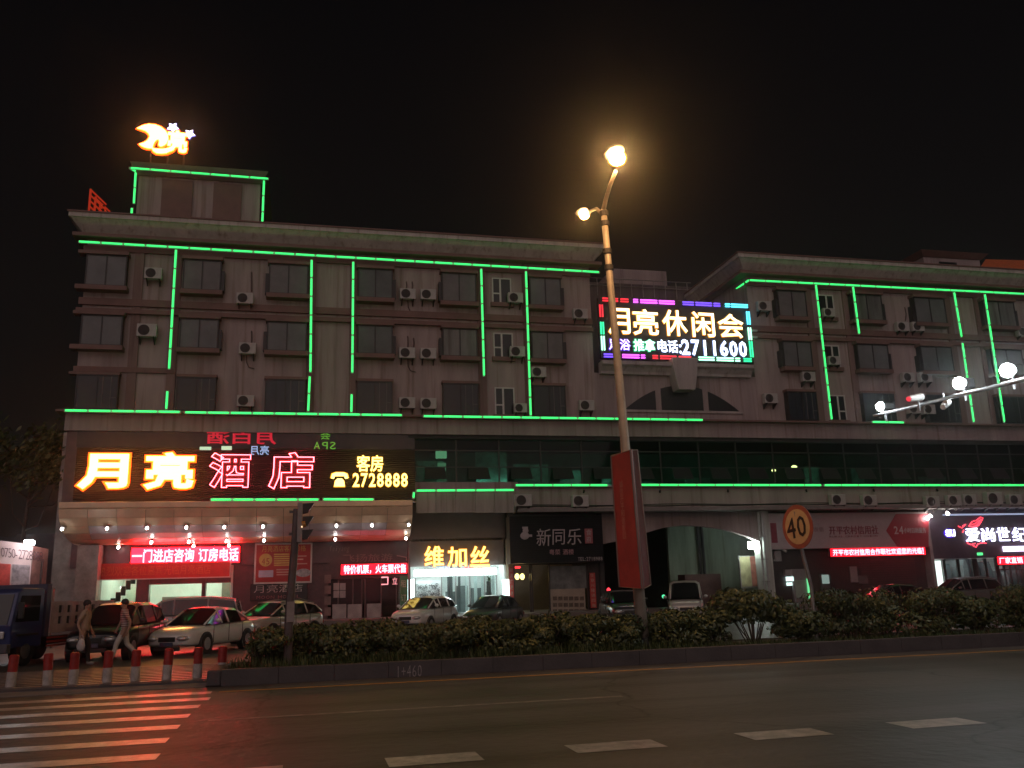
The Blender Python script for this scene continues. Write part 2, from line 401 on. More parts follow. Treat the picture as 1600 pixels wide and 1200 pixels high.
for r, (z0, z1) in ROWS.items():
    for X0, X1, wd, sh in ((-10.95, -9.02, .3, 0), (-6.3, -4.42, 0, 1), (-2.02, .0, 0, -1), (2.62, 4.48, 0, 1), (7.18, 9.1, 0, -1), (12.16, 14.0, 0, 1),
                           (27.6, 29.5, 0, -1), (32.6, 34.75, 0, 1), (37.05, 39.3, 0, -1), (42.1, 44.5, 0, 1), (47, 49, 0, -1)):
        bay(X0, X1, z0, z1, r, wd, sh)
    for X0, X1 in ((9.98, 11.08), (30.22, 31.32)):
        f = MB(); Y = 45.93; t = .07; zz0, zz1 = z0+.02, z1-.18; xm = X0+(X1-X0)*.42
        if X0 > 20: xm = X0+(X1-X0)*.55
        for a, b, c_, d in ((X0, X0+t, zz0, zz1), (X1-t, X1, zz0, zz1), (xm-.05, xm+.05, zz0, zz1), (X0+t, xm-.05, zz1-t, zz1), (xm+.05, X1-t, zz1-t, zz1), (X0+t, X1-t, zz0, zz0+.02)):
            f.box(a, b, Y, 46.0, c_, d)
        sx = (X0+t, xm-.05) if X0 < 20 else (xm+.05, X1-t)
        f.box(*sx, Y, 46.0, zz0+.5, zz0+.58)
        wn = part(f, 'window', whitef_m)
        MB().box(X0+t, xm-.05, 45.955, 45.97, zz0+.02, zz1-t).build('pane', pane2_m, wn)
        MB().box(xm+.05, X1-t, 45.958, 45.972, zz0+.02, zz1-t).build('pane', pane2_m, wn)
        MB().box(X0-.1, X1+.1, 45.8, 45.99, zz0-.24, zz0-.004).build('sill', trim_m, wn)
# roof tower of the hotel
tx0, tx1, tz0, tz1 = -9.2, -2.75, 20.9, 24.35
tw = part(MB().box(tx0, tx1, 48.3, 54, tz0, tz1), 'roof_tower', wall_m)
for a, b in ((-7.95, -6.35), (-5.25, -3.75)):
    MB().box(a, b, 48.19, 48.31, tz0, tz1-.15).build('tower_panel', trim_m, tw)
for z in (21.4, 21.9):
    for a, b in ((tx0-.02, -7.96), (-6.34, -5.26), (-3.74, tx1+.02)): MB().box(a, b, 48.2, 48.31, z, z+.16).build('tower_band', trim_m, tw)
def frustum(mb, x0, x1, y0, y1, z0, z1, o0, o1):
    vs = []
    for o, z in ((o0, z0), (o1, z1)): vs += [(x0-o, y0-o, z), (x1+o, y0-o, z), (x1+o, y1+o, z), (x0-o, y1+o, z)]
    return mb.add(vs, [(0, 3, 2, 1), (4, 5, 6, 7)]+[(i, (i+1) % 4, 4+(i+1) % 4, 4+i) for i in range(4)])
frustum(MB(), tx0, tx1, 48.3, 54, tz1, tz1+.62, .1, .42).build('tower_cornice', mat('tower_cornice', (.2, .15, .13), .7), tw)
# cables on the roof edge below the tower
rc = MB()
for k in range(4):
    xs = [-5.6+.36*i for i in range(8)]
    rc.tube([(x, 46.2, 20.95+.12*abs(math.sin(i*1.7+k))) for i, x in enumerate(xs)], .025, 5)
part(rc, 'roof_cable', mat('old_cable', (.2, .17, .16), .8))
# low structure on the right roof
sx_a, sx_b, _, sz_t = rect(1445, 404, 1532, 430, 50)
rt = part(MB().box(sx_a, sx_b, 50, 56, 20.9, sz_t), 'roof_shed', wall2_m)
frustum(MB(), sx_a, sx_b, 50, 56, sz_t, sz_t+.35, .1, .45).build('shed_cornice', trim_m, rt)
MB().box(sx_a+1.2, sx_a+2.6, 49.96, 50, sz_t-1.1, sz_t-.3).build('shed_window', pane2_m, rt)
# centre link between the wings
lk = part(MB().box(15.72, 25.6, 46.02, 46.6, 10.4, 13.3), 'link_wall', wall2_m)
part(MB().box(15.72, 25.6, 53, 53.6, 10.4, at(1050, 447, 53).z), 'link_back_wall', mat('link_dark', (.10, .085, .085), .8, var=.3, scale=.8, streak=True))
part(MB().box(15.72, 25.6, 46.6, 53, 13.0, 13.28), 'terrace', conc_m)
tr_ = MB(); zr_ = at(1040, 440, 52.9).z                      # railing on the set-back roof
for i in range(12): tr_.cyl((16.2+i*.8, 52.9, zr_-1.2), (16.2+i*.8, 52.9, zr_), .03, .03, 5)
for dz in (0, -.5): tr_.cyl((16.0, 52.9, zr_+dz), (25.3, 52.9, zr_+dz), .03, .03, 5)
part(tr_, 'roof_railing', steel_m)
part(MB().box(20.5, 24.5, 55, 58, 18, at(1110, 428, 55).z), 'roof_stair_head', wall2_m)
def ledgeprof(x0, x1): return [(46.02, 13.2), (45.72, 13.2), (45.68, 13.34), (45.5, 13.56), (45.3, 13.66), (45.3, 13.86), (46.02, 13.86)]
lg = part(MB().prism(ledgeprof(0, 0), 'x', 16.0, 25.2), 'ledge', mat('ledge_stone', (.42, .37, .36), .7, var=.2, scale=1, streak=True))
MB().prism([(20.35, 12.25), (21.35, 12.25), (21.55, 13.2), (21.62, 14.1), (20.1, 14.1), (20.17, 13.2)], 'y', 45.1, 45.98).build('keystone', MATS['ledge_stone'], lg, bevel=.03)
# fan window (three glass sections under a flat arch)
cxf, rxf, z0f, hzf = 20.9, 3.5, 11.22, 1.45
def fan(a, b, name='fan_pane'):
    pts = [(a, z0f), (b, z0f)]
    n = 10
    for i in range(n+1):
        x = b+(a-b)*i/n; h = hzf*math.sqrt(max(0, 1-((x-cxf)/rxf)**2)) if name else 0
        pts.append((x, z0f+max(.0, hzf*(1-((x-cxf)/rxf)**2))))
    seen = []
    for p in pts:
        if not seen or (abs(p[0]-seen[-1][0])+abs(p[1]-seen[-1][1])) > .01: seen.append(p)
    if abs(seen[-1][1]-z0f) < .01: seen.pop()
    return MB().prism(seen, 'y', 45.975, 46.02)
fw = part(MB().box(17.2, 24.6, 45.93, 46.02, z0f-.14, z0f-.003), 'fan_window', MATS['ledge_stone'])
for a, b in ((cxf-rxf, cxf-1.62), (cxf-1.27, cxf+1.27), (cxf+1.62, cxf+rxf)): fan(a, b).build('fan_pane', pane2_m, fw)
# first-floor band with ledge
zb0, zb1 = W(0, 9.70, 45)[1], W(0, 10.56, 45)[1]
part(MB().box(-11.05, XR1, 45.0, 46.0, zb0, zb1), 'band', wall2_m)
part(MB().box(-11.4, XR1, 44.60, 46.0, zb1+.002, zb1+.10), 'band_ledge', trim_m)
# floor slab with the dark restaurant storey behind glass
zg0, zg1 = 7.12, 9.52
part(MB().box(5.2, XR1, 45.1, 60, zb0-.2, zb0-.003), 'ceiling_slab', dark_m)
part(MB().box(XL0, 5.2, 45.2, 46.0, 5.5, zb0-.003), 'wall', maroon_m)
room_back = part(MB().box(5.2, XR1, 50, 50.3, 6.8, zb0-.2), 'restaurant_back_wall', mat('reflection_teal_wall', (.10, .17, .15), .7, var=.6, scale=.9))  # mottled teal stands in for reflections on the glass
part(MB().box(5.0, 5.2, 45.2, 50, 6.8, zb0-.2), 'restaurant_end_wall', dark_m)
gz = MB()
xg = 5.45; cols = []
while xg < 60: cols.append(xg); xg += 2.27
for x in cols: gz.box(x-.035, x+.035, 45.34, 45.46, 6.95, zb0-.2)
gz.box(cols[0]+.036, cols[-1], 45.36, 45.44, 8.72, 8.78); gz.box(cols[0]+.036, cols[-1], 45.36, 45.44, 7.86, 7.90)
gl = part(gz, 'glazing', fram_m)
gm = glass('tinted_glass', (.55, .72, .66), .75)
gm2 = glass('dark_tinted_glass', (.4, .5, .47), .4)
for a, b in zip(cols, cols[1:]):
    if a > 50: break
    MB().box(a+.036, b-.036, 45.39, 45.40, 6.96, 8.718).build('pane', gm, gl)
    MB().box(a+.036, b-.036, 45.392, 45.402, 8.782, zb0-.21).build('pane', gm2, gl)
    # open top-hung vent
    vx0, vx1 = a+.62, b-.62
    MB().add([(vx0, 45.3, 7.84), (vx1, 45.3, 7.84), (vx1+.06, 44.95, 7.2), (vx0-.06, 44.95, 7.2), (vx0, 45.33, 7.84), (vx1, 45.33, 7.84), (vx1+.06, 44.98, 7.2), (vx0-.06, 44.98, 7.2)],
             [(0, 1, 2, 3), (7, 6, 5, 4), (0, 4, 5, 1), (1, 5, 6, 2), (2, 6, 7, 3), (3, 7, 4, 0)]).build('vent_window', black_m, gl)
# teal panels added behind the glass to stand in for its reflections
refl_m = mat('reflection_teal', (.34, .5, .45), .7, var=.65, scale=1.7)
rnd = random.Random(5)
x = 6.0
while x < 44:
    wd = rnd.uniform(.5, 2.1); z1 = rnd.uniform(7.7, 8.9) if x < 17 else rnd.uniform(7.3, 8.3); y = rnd.uniform(46.2, 48.6)
    part(MB().box(x, x+wd, y, y+.08, 6.9, z1), 'reflection_panel', refl_m); x += wd+rnd.uniform(.3, 1.5)*(1 if x < 17 else 2.2)
for px0, py0, px1, py1 in ((681, 703, 698, 716), (684, 723, 697, 736), (684, 740, 698, 753)):
    part(pxbox(px0, py0, px1, py1, 47.5, 47.6), 'lit_window', glow('lit_green%d' % py0, (.45, .85, .5), {703: .9, 723: .45, 740: .16}[py0]))
part(MB().box(5.2, 10.9, 45.1, 45.9, 6.1, 7.06), 'band', wall2_m)
for x in (6, 8, 10, 12, 14, 16, 19, 23, 28, 33): part(MB().box(x, x+1.5, 45.95, 46.1, 6.91, 6.94), 'hidden_fill', glow('fill_glow', (.40, 1, .78), 13 if x < 17 else 5))  # unseen fill lights added below the sill to brighten the teal panels
for px, py, r in ((1209, 735, .09), (1241, 730, .12), (1228, 738, .03)):
    part(MB().ball(at(px, py, 46.6), r*1.5, r, r), 'hanging_lamp', glow('warm_bulb', (1, .72, .3), 9))
# lower beam over the shops
zl0, zl1 = W(0, 5.76, 45.1)[1], W(0, 6.96, 45.1)[1]
part(MB().box(10.9, XR1, 45.1, 46.0, zl0, zl1), 'band', wall2_m)
part(MB().box(10.8, XR1, 44.75, 46.0, zl0-.2, zl0-.02), 'band_ledge', conc_m)
part(MB().box(10.9, XR1, 44.86, 45.098, zl1-.09, zl1-.01), 'band_ledge', wall2_m)  # ledge added to keep the green strip's light off the band below
part(MB().box(5.2, XR1, 46.0, 60, 6.72, 6.9), 'floor_slab', dark_m)
cb = MB()
cb.tube([(11+.9*i, 45.06, zl0+.10+.02*math.sin(i*1.3)) for i in range(50)], .022, 5)
cb.tube([(11+.9*i, 45.05, zl0+.16+.03*math.sin(i*.7+1)) for i in range(50)], .018, 5)
part(cb, 'cable', black_m)
for x in (14.5, 18.8, 22.8, 27.6, 31.9, 36.1): part(MB().cyl((x, 45.1, zl1-.25), (x-.06, 44.96, zl1-.36), .05, .05, 8), 'drain_spout', black_m)
# ------------------------------------------------ ground floor shells
ZC = 5.5
def X_(px, py=900, Y=46): return at(px, py, Y).x
def shell(px0, px1, Yf, Yb, zc, mw, mf, mc, zf=.45, ends=(True, True)):
    x0, x1 = X_(px0, Y=46), X_(px1, Y=46)
    part(MB().box(x0, x1, Yb, Yb+.2, zf, zc), 'back_wall', mw)
    if ends[0]: part(MB().box(x0-.1, x0, Yf, Yb+.2, zf, zc), 'party_wall', mw)
    if ends[1]: part(MB().box(x1, x1+.1, Yf, Yb+.2, zf, zc), 'party_wall', mw)
    part(MB().box(x0, x1, Yf, Yb, zf-.05, zf+.002), 'shop_floor', mf)
    part(MB().box(x0, x1, Yf, Yb, zc, zc+.1), 'shop_ceiling', mc)
    return x0, x1
tile_m = mat('shop_tile', (.5, .5, .47), .3, var=.1)
# hotel lobby
lx0, lx1 = shell(152, 361, 46.0, 52.5, 3.75, inwall_m, tile_m, inwall_m)
z_head = at(255, 885, 46).z
part(MB().box(lx0-1.2, X_(515), 45.9, 46.6, z_head, 5.5), 'lobby_header', maroon_m)
part(MB().box(*rect(118, 852, 152, 1000, 45.2)[:2], 44.9, 46.0, .45, at(135, 852, 45.2).z), 'corner_pillar', marble_m)
part(MB().box(-11.3, lx0-.11, 46.02, 58, .0, 9.6), 'wall', marble_m)
part(MB().box(lx0, X_(224), 45.95, 46.3, z_head-.02-.0, z_head+.0), 'door_lintel', maroon_m)
for pa, pb in ((214, 234), (316, 322)):
    part(MB().box(X_(pa), X_(pb), 46.0, 46.5, .45, z_head-.025), 'lobby_column', maroon_m)
part(MB().box(X_(214), X_(361), 46.05, 46.45, at(290, 912, 46).z, z_head-.03), 'door_header', maroon_m)
st = MB()
for i in range(9): st.box(X_(178), X_(213), 47.6+.32*i, 50.8, .45+.17*i+.3, .45+.17*(i+1)+.3)
stair = part(st, 'staircase', mat('stair_tile', (.5, .55, .46), .5, var=.12))
hr = MB()
for i in range(6): hr.box(X_(166)+.16*i, X_(166)+.16*i+.22, 47.4+.3*i, 47.5+.3*i, 1.3+.28*i, 1.75+.28*i)
hr.build('stair_balustrade', black_m, stair)
part(MB().box(X_(236), X_(300), 50.0, 50.6, .45, 1.75), 'reception_desk', mat('desk_wood', (.16, .12, .1), .4, var=.2))
part(MB().box(X_(330), X_(352), 52.4, 52.48, 1.2, 2.6), 'lobby_picture', mat('picture_brown', (.14, .12, .09), .5, var=.4))
part(MB().box(X_(160), X_(210), 48, 51, 3.70, 3.745), 'lobby_lamp', glow('lobby_light', (.82, 1, .78), 5))
part(MB().box(X_(240), X_(352), 47.2, 51.5, 3.70, 3.745), 'lobby_lamp', MATS['lobby_light'])
part(MB().box(X_(324), X_(352), 49.9, 50.02, 2.72, 2.95), 'lobby_lamp', glow('lobby_tube', (.8, 1, .78), 4))
lp = MB()
for k, px in enumerate((171, 175, 179, 183, 190)): lp.ball(at(px, 918-(k % 2), 51.9), .06, .05, .06, 8, 6)
part(lp, 'wall_light', glow('white_bulb', (.9, 1, .9), 8))
# maroon wall between lobby and travel agency
part(MB().box(X_(361.5), X_(512), 46.1, 46.4, .45, z_head-.004), 'wall', maroon_m)
# travel agency front
part(MB().box(X_(512), X_(637), 46.1, 46.3, at(575, 903, 46).z, 5.5), 'shop_header', maroon_m)
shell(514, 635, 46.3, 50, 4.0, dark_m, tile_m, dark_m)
# salon
sx0, sx1 = shell(640, 794, 46.9, 52.5, 4.2, mat('salon_white', (.8, .82, .8), .5, var=.05), mat('salon_tile', (.75, .75, .74), .2, var=.05), MATS['salon_white'])
part(MB().box(X_(638), X_(797), 46.9, 47.1, at(715, 884, 46.9).z, 6.7), 'shop_header', mat('salon_header', (.16, .125, .115), .6, var=.15))
part(MB().box(X_(637), X_(640), 45.6, 46.9, .45, 5.6), 'party_wall', mat('salon_side', (.2, .15, .14), .6))
part(MB().box(sx0+.2, sx1-.2, 47.4, 47.7, 3.98, 4.06), 'salon_lamp', glow('salon_light', (.78, 1, .98), 26))
part(MB().box(sx0+.4, sx1-.4, 49.4, 49.7, 4.08, 4.16), 'salon_lamp', glow('salon_light2', (.85, 1, .98), 16))
# restaurant
rx0, rx1 = shell(800, 942, 46.4, 51, 4.2, mat('eatery_wall', (.3, .22, .14), .7), tile_m, dark_m)
part(MB().box(X_(797), X_(944), 46.1, 46.4, at(870, 878, 46).z, 5.6), 'shop_header', slat_m)
# passage
px0_, px1_ = X_(945), X_(1192)
ar = [(px0_, ZC+.1), (px0_, at(950, 850, 46).z)]
for px, py in ((1000, 838), (1011, 832), (1035, 825), (1065, 821), (1095, 822), (1125, 826), (1150, 832), (1168, 838), (1186, 846)): 
    p = at(px, py, 46); ar.append((p.x, p.z))
ar += [(px1_, at(1190, 848, 46).z), (px1_, ZC+.1)]
part(MB().prism(ar, 'y', 46.0, 46.35), 'arch', wall2_m)
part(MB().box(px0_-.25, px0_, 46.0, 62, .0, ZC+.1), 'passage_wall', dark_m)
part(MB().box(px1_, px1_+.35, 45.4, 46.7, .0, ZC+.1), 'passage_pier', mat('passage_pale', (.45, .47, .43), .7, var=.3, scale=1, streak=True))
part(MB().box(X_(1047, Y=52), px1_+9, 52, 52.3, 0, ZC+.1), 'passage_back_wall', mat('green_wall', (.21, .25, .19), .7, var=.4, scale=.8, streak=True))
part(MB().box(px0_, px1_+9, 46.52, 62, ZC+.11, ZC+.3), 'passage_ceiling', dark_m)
part(MB().box(px1_+9, px1_+9.2, 46.6, 52, 0, ZC+.1), 'passage_wall', MATS['green_wall'] if 'green_wall' in MATS else dark_m)
pg = MB()
for px in (1092, 1098): pg.cyl((at(px, 850, 51.8).x, 51.8, ZC), (at(px, 850, 51.8).x, 51.8, 0), .09, .09, 8)
part(pg, 'passage_pipe', dark_m)
part(MB().box(X_(1070, Y=50), X_(1126, Y=50), 50, 51, 0, at(1100, 897, 50).z), 'passage_bin_store', mat('rust_bin', (.10, .05, .045), .8, var=.4))
# bank front
bx0, bx1 = px1_+.35, X_(1452)
part(MB().box(bx0, bx1, 46.2, 46.5, .45, ZC+.1), 'wall', mat('bank_wall', (.045, .03, .03), .35, var=.3, scale=1.5))
# fashion shop
fx0, fx1 = shell(1456, 1660, 46.5, 52, 4.0, mat('boutique_white', (.75, .77, .75), .5, var=.06), tile_m, MATS['boutique_white'])
part(MB().box(fx0-.2, fx0, 45.6, 46.5, .45, ZC+.1), 'party_wall', mat('bank_pillar', (.3, .26, .26), .4, var=.2))
part(MB().box(fx0, 62, 46.1, 46.4, at(1520, 872, 46).z, ZC+.1), 'shop_header', mat('boutique_header', (.10, .075, .10), .35, var=.2))
part(MB().box(fx1, 62, 46.2, 46.5, .45, ZC+.1), 'wall', dark_m)
part(MB().box(fx0+.3, fx1-.3, 47.6, 48.2, 3.9, 3.98), 'shop_lamp', glow('boutique_light', (.92, 1, .98), 8))
part(MB().box(XL0, 62, 59.6, 60, 0, 10.4), 'rear_wall', dark_m)
# ================================================================== GREEN LIGHT TUBES
tube_m = glow('green_tube', (.045, 1, .19), 1.7)
chan_m = mat('tube_channel', (.55, .57, .55), .5, var=.1)
joint_m = mat('tube_joint', (.02, .05, .03), .5)
_seg = {}
def strip(p0, p1, label, seg=1.06):
    p0, p1 = Vector(p0), Vector(p1); d = p1-p0; L = d.length; u = d/L
    root = thing('light_strip', label, 'light strip', p0, 0, 'green light tubes outlining the hotel')
    q = Vector((1, 0, 0)).rotation_difference(u)
    hold = MB().box(0, L, .045, .075, -.07, .07).build('channel', chan_m, root, local=True); hold.rotation_mode = 'QUATERNION'; hold.rotation_quaternion = q
    n = max(1, round(L/seg)); s = L/n; k = round(s, 3)
    if k not in _seg:
        me = MB().cyl((.06, 0, 0), (s-.06, 0, 0), .042, .042, 8).mesh('tube'); me.materials.append(tube_m); _seg[k] = me
    for i in range(n):
        o = bpy.data.objects.new('tube', _seg[k]); C.objects.link(o); o.parent = root
        o.rotation_mode = 'QUATERNION'; o.rotation_quaternion = q; o.location = u*(s*i)
    return root
def pstrip(a, b, Y, label, Y2=None): return strip(at(*a, Y), at(*b, Y2 or Y), label)
YV, YT, YB = 45.36, 45.42, 44.53
pstrip((122, 377), (937, 425), YT, 'long green light strip under the cornice of the left wing')
pstrip((275, 389), (264, 577), YV, 'upright green light strip left of the second window column, upper piece')
pstrip((261.5, 610), (259.5, 640), YV, 'short upright green light strip below the leftmost long upright one')
pstrip((487, 405), (485, 582), YV, 'upright green light strip right of the third window column, upper piece')
pstrip((484, 587), (481.5, 643), YV, 'short upright green light strip below the third window column strip')
pstrip((552, 408), (550.5, 583), YV, 'upright green light strip left of the fourth window column')
pstrip((549.5, 615), (549, 645), YV, 'short upright green light strip left of the ground row fourth window')
pstrip((752, 419), (756.5, 588), YV, 'upright green light strip right of the fifth window column')
pstrip((822, 423), (829.5, 650), YV, 'upright green light strip reaching the ledge left of the sixth window column')
pstrip((100, 641), (282, 643.5), YB, 'green light strip at the left end of the ledge above the hotel sign')
pstrip((288, 644), (629, 648.5), YB, 'green light strip along the ledge above the hotel name and phone number')
pstrip((661, 650), (1099, 656), YB, 'green light strip along the ledge passing behind the street lamp')
pstrip((1148, 453), (1170, 437.5), 47.6, 'slanting green light strip round the corner of the right wing cornice', YT)
pstrip((1171, 437.5), (1640, 461), YT, 'long green light strip under the cornice of the right wing')
pstrip((1275, 444), (1300, 656), YV, 'full-height upright green light strip on the right wing, leftmost there')
pstrip((1333, 447), (1343, 522), YV, 'short upright green light strip hanging from the right wing cornice')
pstrip((1491, 456), (1503, 527), YV, 'upright green light strip on the right wing, upper piece of the third')
pstrip((1504, 535), (1522, 660), YV, 'upright green light strip crossing behind the lamp arm, lower piece of the third')
pstrip((1539, 459), (1570, 660), YV, 'rightmost upright green light strip beside the biggest white lamp')
pstrip((1363, 659), (1413, 660), YB, 'short level green light strip below the tip of the lamp arm')
pstrip((203, 262), (420, 279), 47.75, 'green light strip along the top of the roof tower')
pstrip((203, 262), (213, 268), 47.75, 'tiny green light strip at the left corner of the roof tower', 48.2)
pstrip((212, 268), (209, 318), 48.12, 'thin upright green light strip on the left edge of the roof tower')
pstrip((206, 324), (205, 342), 48.12, 'short green light strip piece at the foot of the roof tower')
pstrip((412.5, 281), (409.5, 356), 48.12, 'upright green light strip on the right edge of the roof tower')
pstrip((328, 780.5), (499, 780.5), 43.1, 'green light strip on the canopy edge below the outlined red characters')
pstrip((504, 780), (585, 780.5), 43.1, 'green light strip on the canopy edge below the yellow phone number')
pstrip((650, 766.5), (804, 765.5), 44.1, 'green light strip on top of the grey metal fascia')
pstrip((647, 768), (646, 779), 44.1, 'tiny upright green light strip at the left end of the metal fascia')
pstrip((805, 758), (950, 758), 44.78, 'green light strip on the lower ledge left of the red street banner')
pstrip((1001, 757.5), (1284, 758), 44.78, 'green light strip on the lower ledge right of the red street banner')
pstrip((1288, 758), (1640, 758), 44.78, 'green light strip on the lower ledge at the right above the bank and boutique')

# ================================================================== AIR CONDITIONERS
def make_ac():
    t = thing('air_conditioner', 'x', 'air conditioner', (0, 0, 0), 0, 'outdoor air conditioner units on the facade')
    MB().box(-.42, .42, -.16, .16, 0, .58).build('casing', acw_m, t, local=True, bevel=.02)
    gmb = MB()
    for k in range(6):
        r = .235*(k+1)/6
        gmb.tube([(-.12+r*math.cos(a*math.pi/9), -.172, .29+r*math.sin(a*math.pi/9)) for a in range(19)], .007, 4)
    fd = MB().cyl((-.12, -.164, .29), (-.12, -.161, .29), .245, .245, 20).build('fan', acg_m, t, local=True)
    gmb.build('grille', acg_m, fd, local=True)
    MB().box(.2, .36, -.166, -.161, .3, .5).build('side_panel', mat('ac_panel', (.45, .44, .42), .5), t, local=True)
    for x in (-.3, .3):
        MB().add([(x-.02, -.2, -.002), (x+.02, -.2, -.002), (x+.02, .3, -.002), (x-.02, .3, -.002), (x-.02, .3, -.28), (x+.02, .3, -.28), (x-.02, .26, -.28), (x+.02, .26, -.28), (x-.02, -.2, -.03), (x+.02, -.2, -.03)],
                 [(0, 1, 2, 3), (3, 2, 5, 4), (8, 6, 7, 9), (0, 8, 9, 1), (0, 3, 4, 6, 8), (1, 9, 7, 5, 2), (4, 5, 7, 6)]).build('bracket', fram_m, t, local=True)
    return t
ac0 = make_ac(); ac_used = [False]
def ac(px, py, Y, label, s=1., rz=0):
    p = at(px, py, Y)
    o = ac0 if not ac_used[0] else copy_tree(ac0)
    ac_used[0] = True
    o.location = (p.x, Y, p.z-.29*s); o['label'] = label; o.rotation_euler = (0, 0, rz); o.scale = (s, s, s)
for a in [
    (240, 428, 'air conditioner on the top floor beside the corner window at far left'),
    (230, 517, 'larger air conditioner on the middle floor beside the corner window at far left', 1.12),
    (383, 467, 'air conditioner on the top floor between the second and third windows'),
    (387, 545, 'air conditioner on the middle floor between the second and third windows'),
    (384, 627, 'air conditioner on the lowest bedroom floor between the second and third windows'),
    (637, 460, 'left unit of the top-floor air conditioner pair beside the fourth window'),
    (669, 461, 'right unit of the top-floor air conditioner pair beside the fifth window'),
    (636, 552, 'left unit of the middle-floor air conditioner pair in the left wing'),
    (669, 553, 'right unit of the middle-floor air conditioner pair in the left wing'),
    (636, 630, 'left unit of the lowest air conditioner pair in the left wing'),
    (669, 631, 'right unit of the lowest air conditioner pair with pale fan in the left wing'),
    (805, 466, 'air conditioner on the top floor in front of the narrow white-framed window'),
    (808, 550, 'air conditioner on the middle floor in front of the narrow white-framed window'),
    (813, 638, 'air conditioner at the foot of the lowest narrow white-framed window', .85),
    (841, 582, 'air conditioner below the sixth middle-floor window beside the long green strip'),
    (906, 491, 'air conditioner near the right end of the left wing, upper one'),
    (916, 634, 'air conditioner on the ledge floor just left of the street lamp pole'),
    (1193, 479, 'air conditioner at the left corner of the right wing, upper one'),
    (1294, 489, 'air conditioner below the top narrow window of the right wing', .9),
    (1262, 589, 'air conditioner below the first middle-floor window of the right wing'),
    (1302, 564, 'air conditioner beside the middle narrow window of the right wing', .9),
    (1203, 623, 'air conditioner beside the right end of the fan window'),
    (1409, 511, 'left unit of the top air conditioner pair in the right wing'),
    (1433, 511, 'right unit of the top air conditioner pair in the right wing'),
    (1418, 590, 'left unit of the middle air conditioner pair in the right wing'),
    (1445, 590, 'right unit of the middle air conditioner pair in the right wing'),
    (1427, 639, 'left unit of the lowest air conditioner pair behind the lamp arm'),
    (1450, 640, 'right unit of the lowest air conditioner pair behind the lamp arm'),
    (1597, 519, 'air conditioner cut by the right edge of the picture on the top floor')]:
    ac(a[0], a[1], 45.68, a[2], a[3] if len(a) > 3 else 1.)
for px, py, lab in ((817, 782, 'air conditioner on the lower ledge above the dark restaurant sign, left one'), (906, 783, 'air conditioner on the lower ledge above the dark restaurant sign, right one'),
                    (1308, 781, 'air conditioner on the lower ledge above the bank sign, left one'), (1357, 782, 'air conditioner on the lower ledge above the bank sign, right one'),
                    (1455, 784, 'air conditioner on the lower ledge above the border of bank and boutique'), (1489, 782, 'leftmost air conditioner of the row above the boutique sign'),
                    (1513, 781, 'second air conditioner of the row above the boutique sign'), (1551, 779, 'largest air conditioner of the row above the boutique sign'),
                    (1584, 781, 'rightmost air conditioner of the row above the boutique sign')):
    ac(px, py, 44.86, lab, 1.05 if px != 1551 else 1.25)
# refrigerant pipes running from the units
pm_ = mat('ac_pipe', (.12, .08, .075), .7)
for k, (px, y0, y1) in enumerate(((393, 425, 456), (393, 517, 538), (635, 440, 452), (644, 440, 452), (637, 525, 543), (646, 528, 543), (1414, 480, 502), (1427, 480, 502))):
    p0, p1 = at(px, y0, 45.96), at(px, y1, 45.96)
    part(MB().tube([(p0.x, 45.97, p0.z), (p0.x+.02, 45.95, (p0.z+p1.z)/2), (p1.x, 45.93, p1.z)], .035, 6), 'ac_pipe', pm_)
for px, y0 in ((385, 556), (637, 470), (637, 562)):
    p = at(px, y0, 45.93); part(MB().tube([p+Vector((.0, 0, .1)), p+Vector((.03, 0, -.35)), p+Vector((.15, 0, -.6)), p+Vector((.42, 0, -.66))], .025, 5), 'ac_pipe', pm_)

# ================================================================== HOTEL NAME SIGN
HS = thing('hotel_sign', 'wide black slatted hotel sign with glowing orange and red characters above the canopy', 'sign', (at(380, 780, 44.4).x, 44.4, at(380, 780, 44.4).z))
x0, x1, z0, z1 = rect(117, 701, 648, 781, 44.4)
MB().box(x0, x1, 44.42, 45.2, z0, z1).build('backboard', slat_m, HS)
sm = MB()
n = 26
for i in range(n):
    za = z0+(z1-z0)*i/n; sm.add([(x0, 44.40, za+.012), (x1, 44.40, za+.012), (x1, 44.34, za+.03), (x0, 44.34, za+.03), (x1, 44.415, za+(z1-z0)/n-.005), (x0, 44.415, za+(z1-z0)/n-.005)], [(0, 1, 2, 3), (3, 2, 4, 5)])
tag(sm.build('slats', slat_m, HS), kind='stuff')
or_f = glow('orange_neon', (1, .42, .10), 10); or_r = glow('orange_bloom_rim', (1, .07, .002), 7)  # rim emission stands in for bloom round the neon
rd_f = glow('red_neon', (1, .07, .09), 16); rd_r = glow('red_bloom_rim', (.9, .006, .02), .9)
ye_f = glow('yellow_neon', (1, .70, .16), 4.2); ye_r = glow('yellow_bloom_rim', (1, .42, .01), 1.1)
YL = 44.20
for ch, r in (('月', (126, 711, 197, 761)), ('亮', (230, 709, 300, 762))):
    letters(ch, rect(*r, YL), YL, or_f, HS, 'character', off=.035, depth=.08, rim=or_r, rimoff=.04, fit=True)
for ch, r in (('酒', (330, 710, 389, 760)), ('店', (423, 709, 488, 761))):
    o, = letters(ch, rect(*r, YL), YL, rd_f, HS, 'character', outline=.011, off=.028, depth=.05, fit=True)
    letters(ch, rect(*r, YL), YL+.09, mat('dark_red_face', (.12, .01, .012), .4), HS, 'character_body', off=.03, depth=.05, fit=True)
letters('客房', rect(557, 711, 600, 737, YL), YL, ye_f, HS, 'character', off=.012, depth=.06, rim=ye_r, rimoff=.03)
letters('2728888', rect(550, 739, 638, 760, YL), YL, ye_f, HS, 'digit', off=.012, depth=.06, rim=ye_r, rimoff=.035)
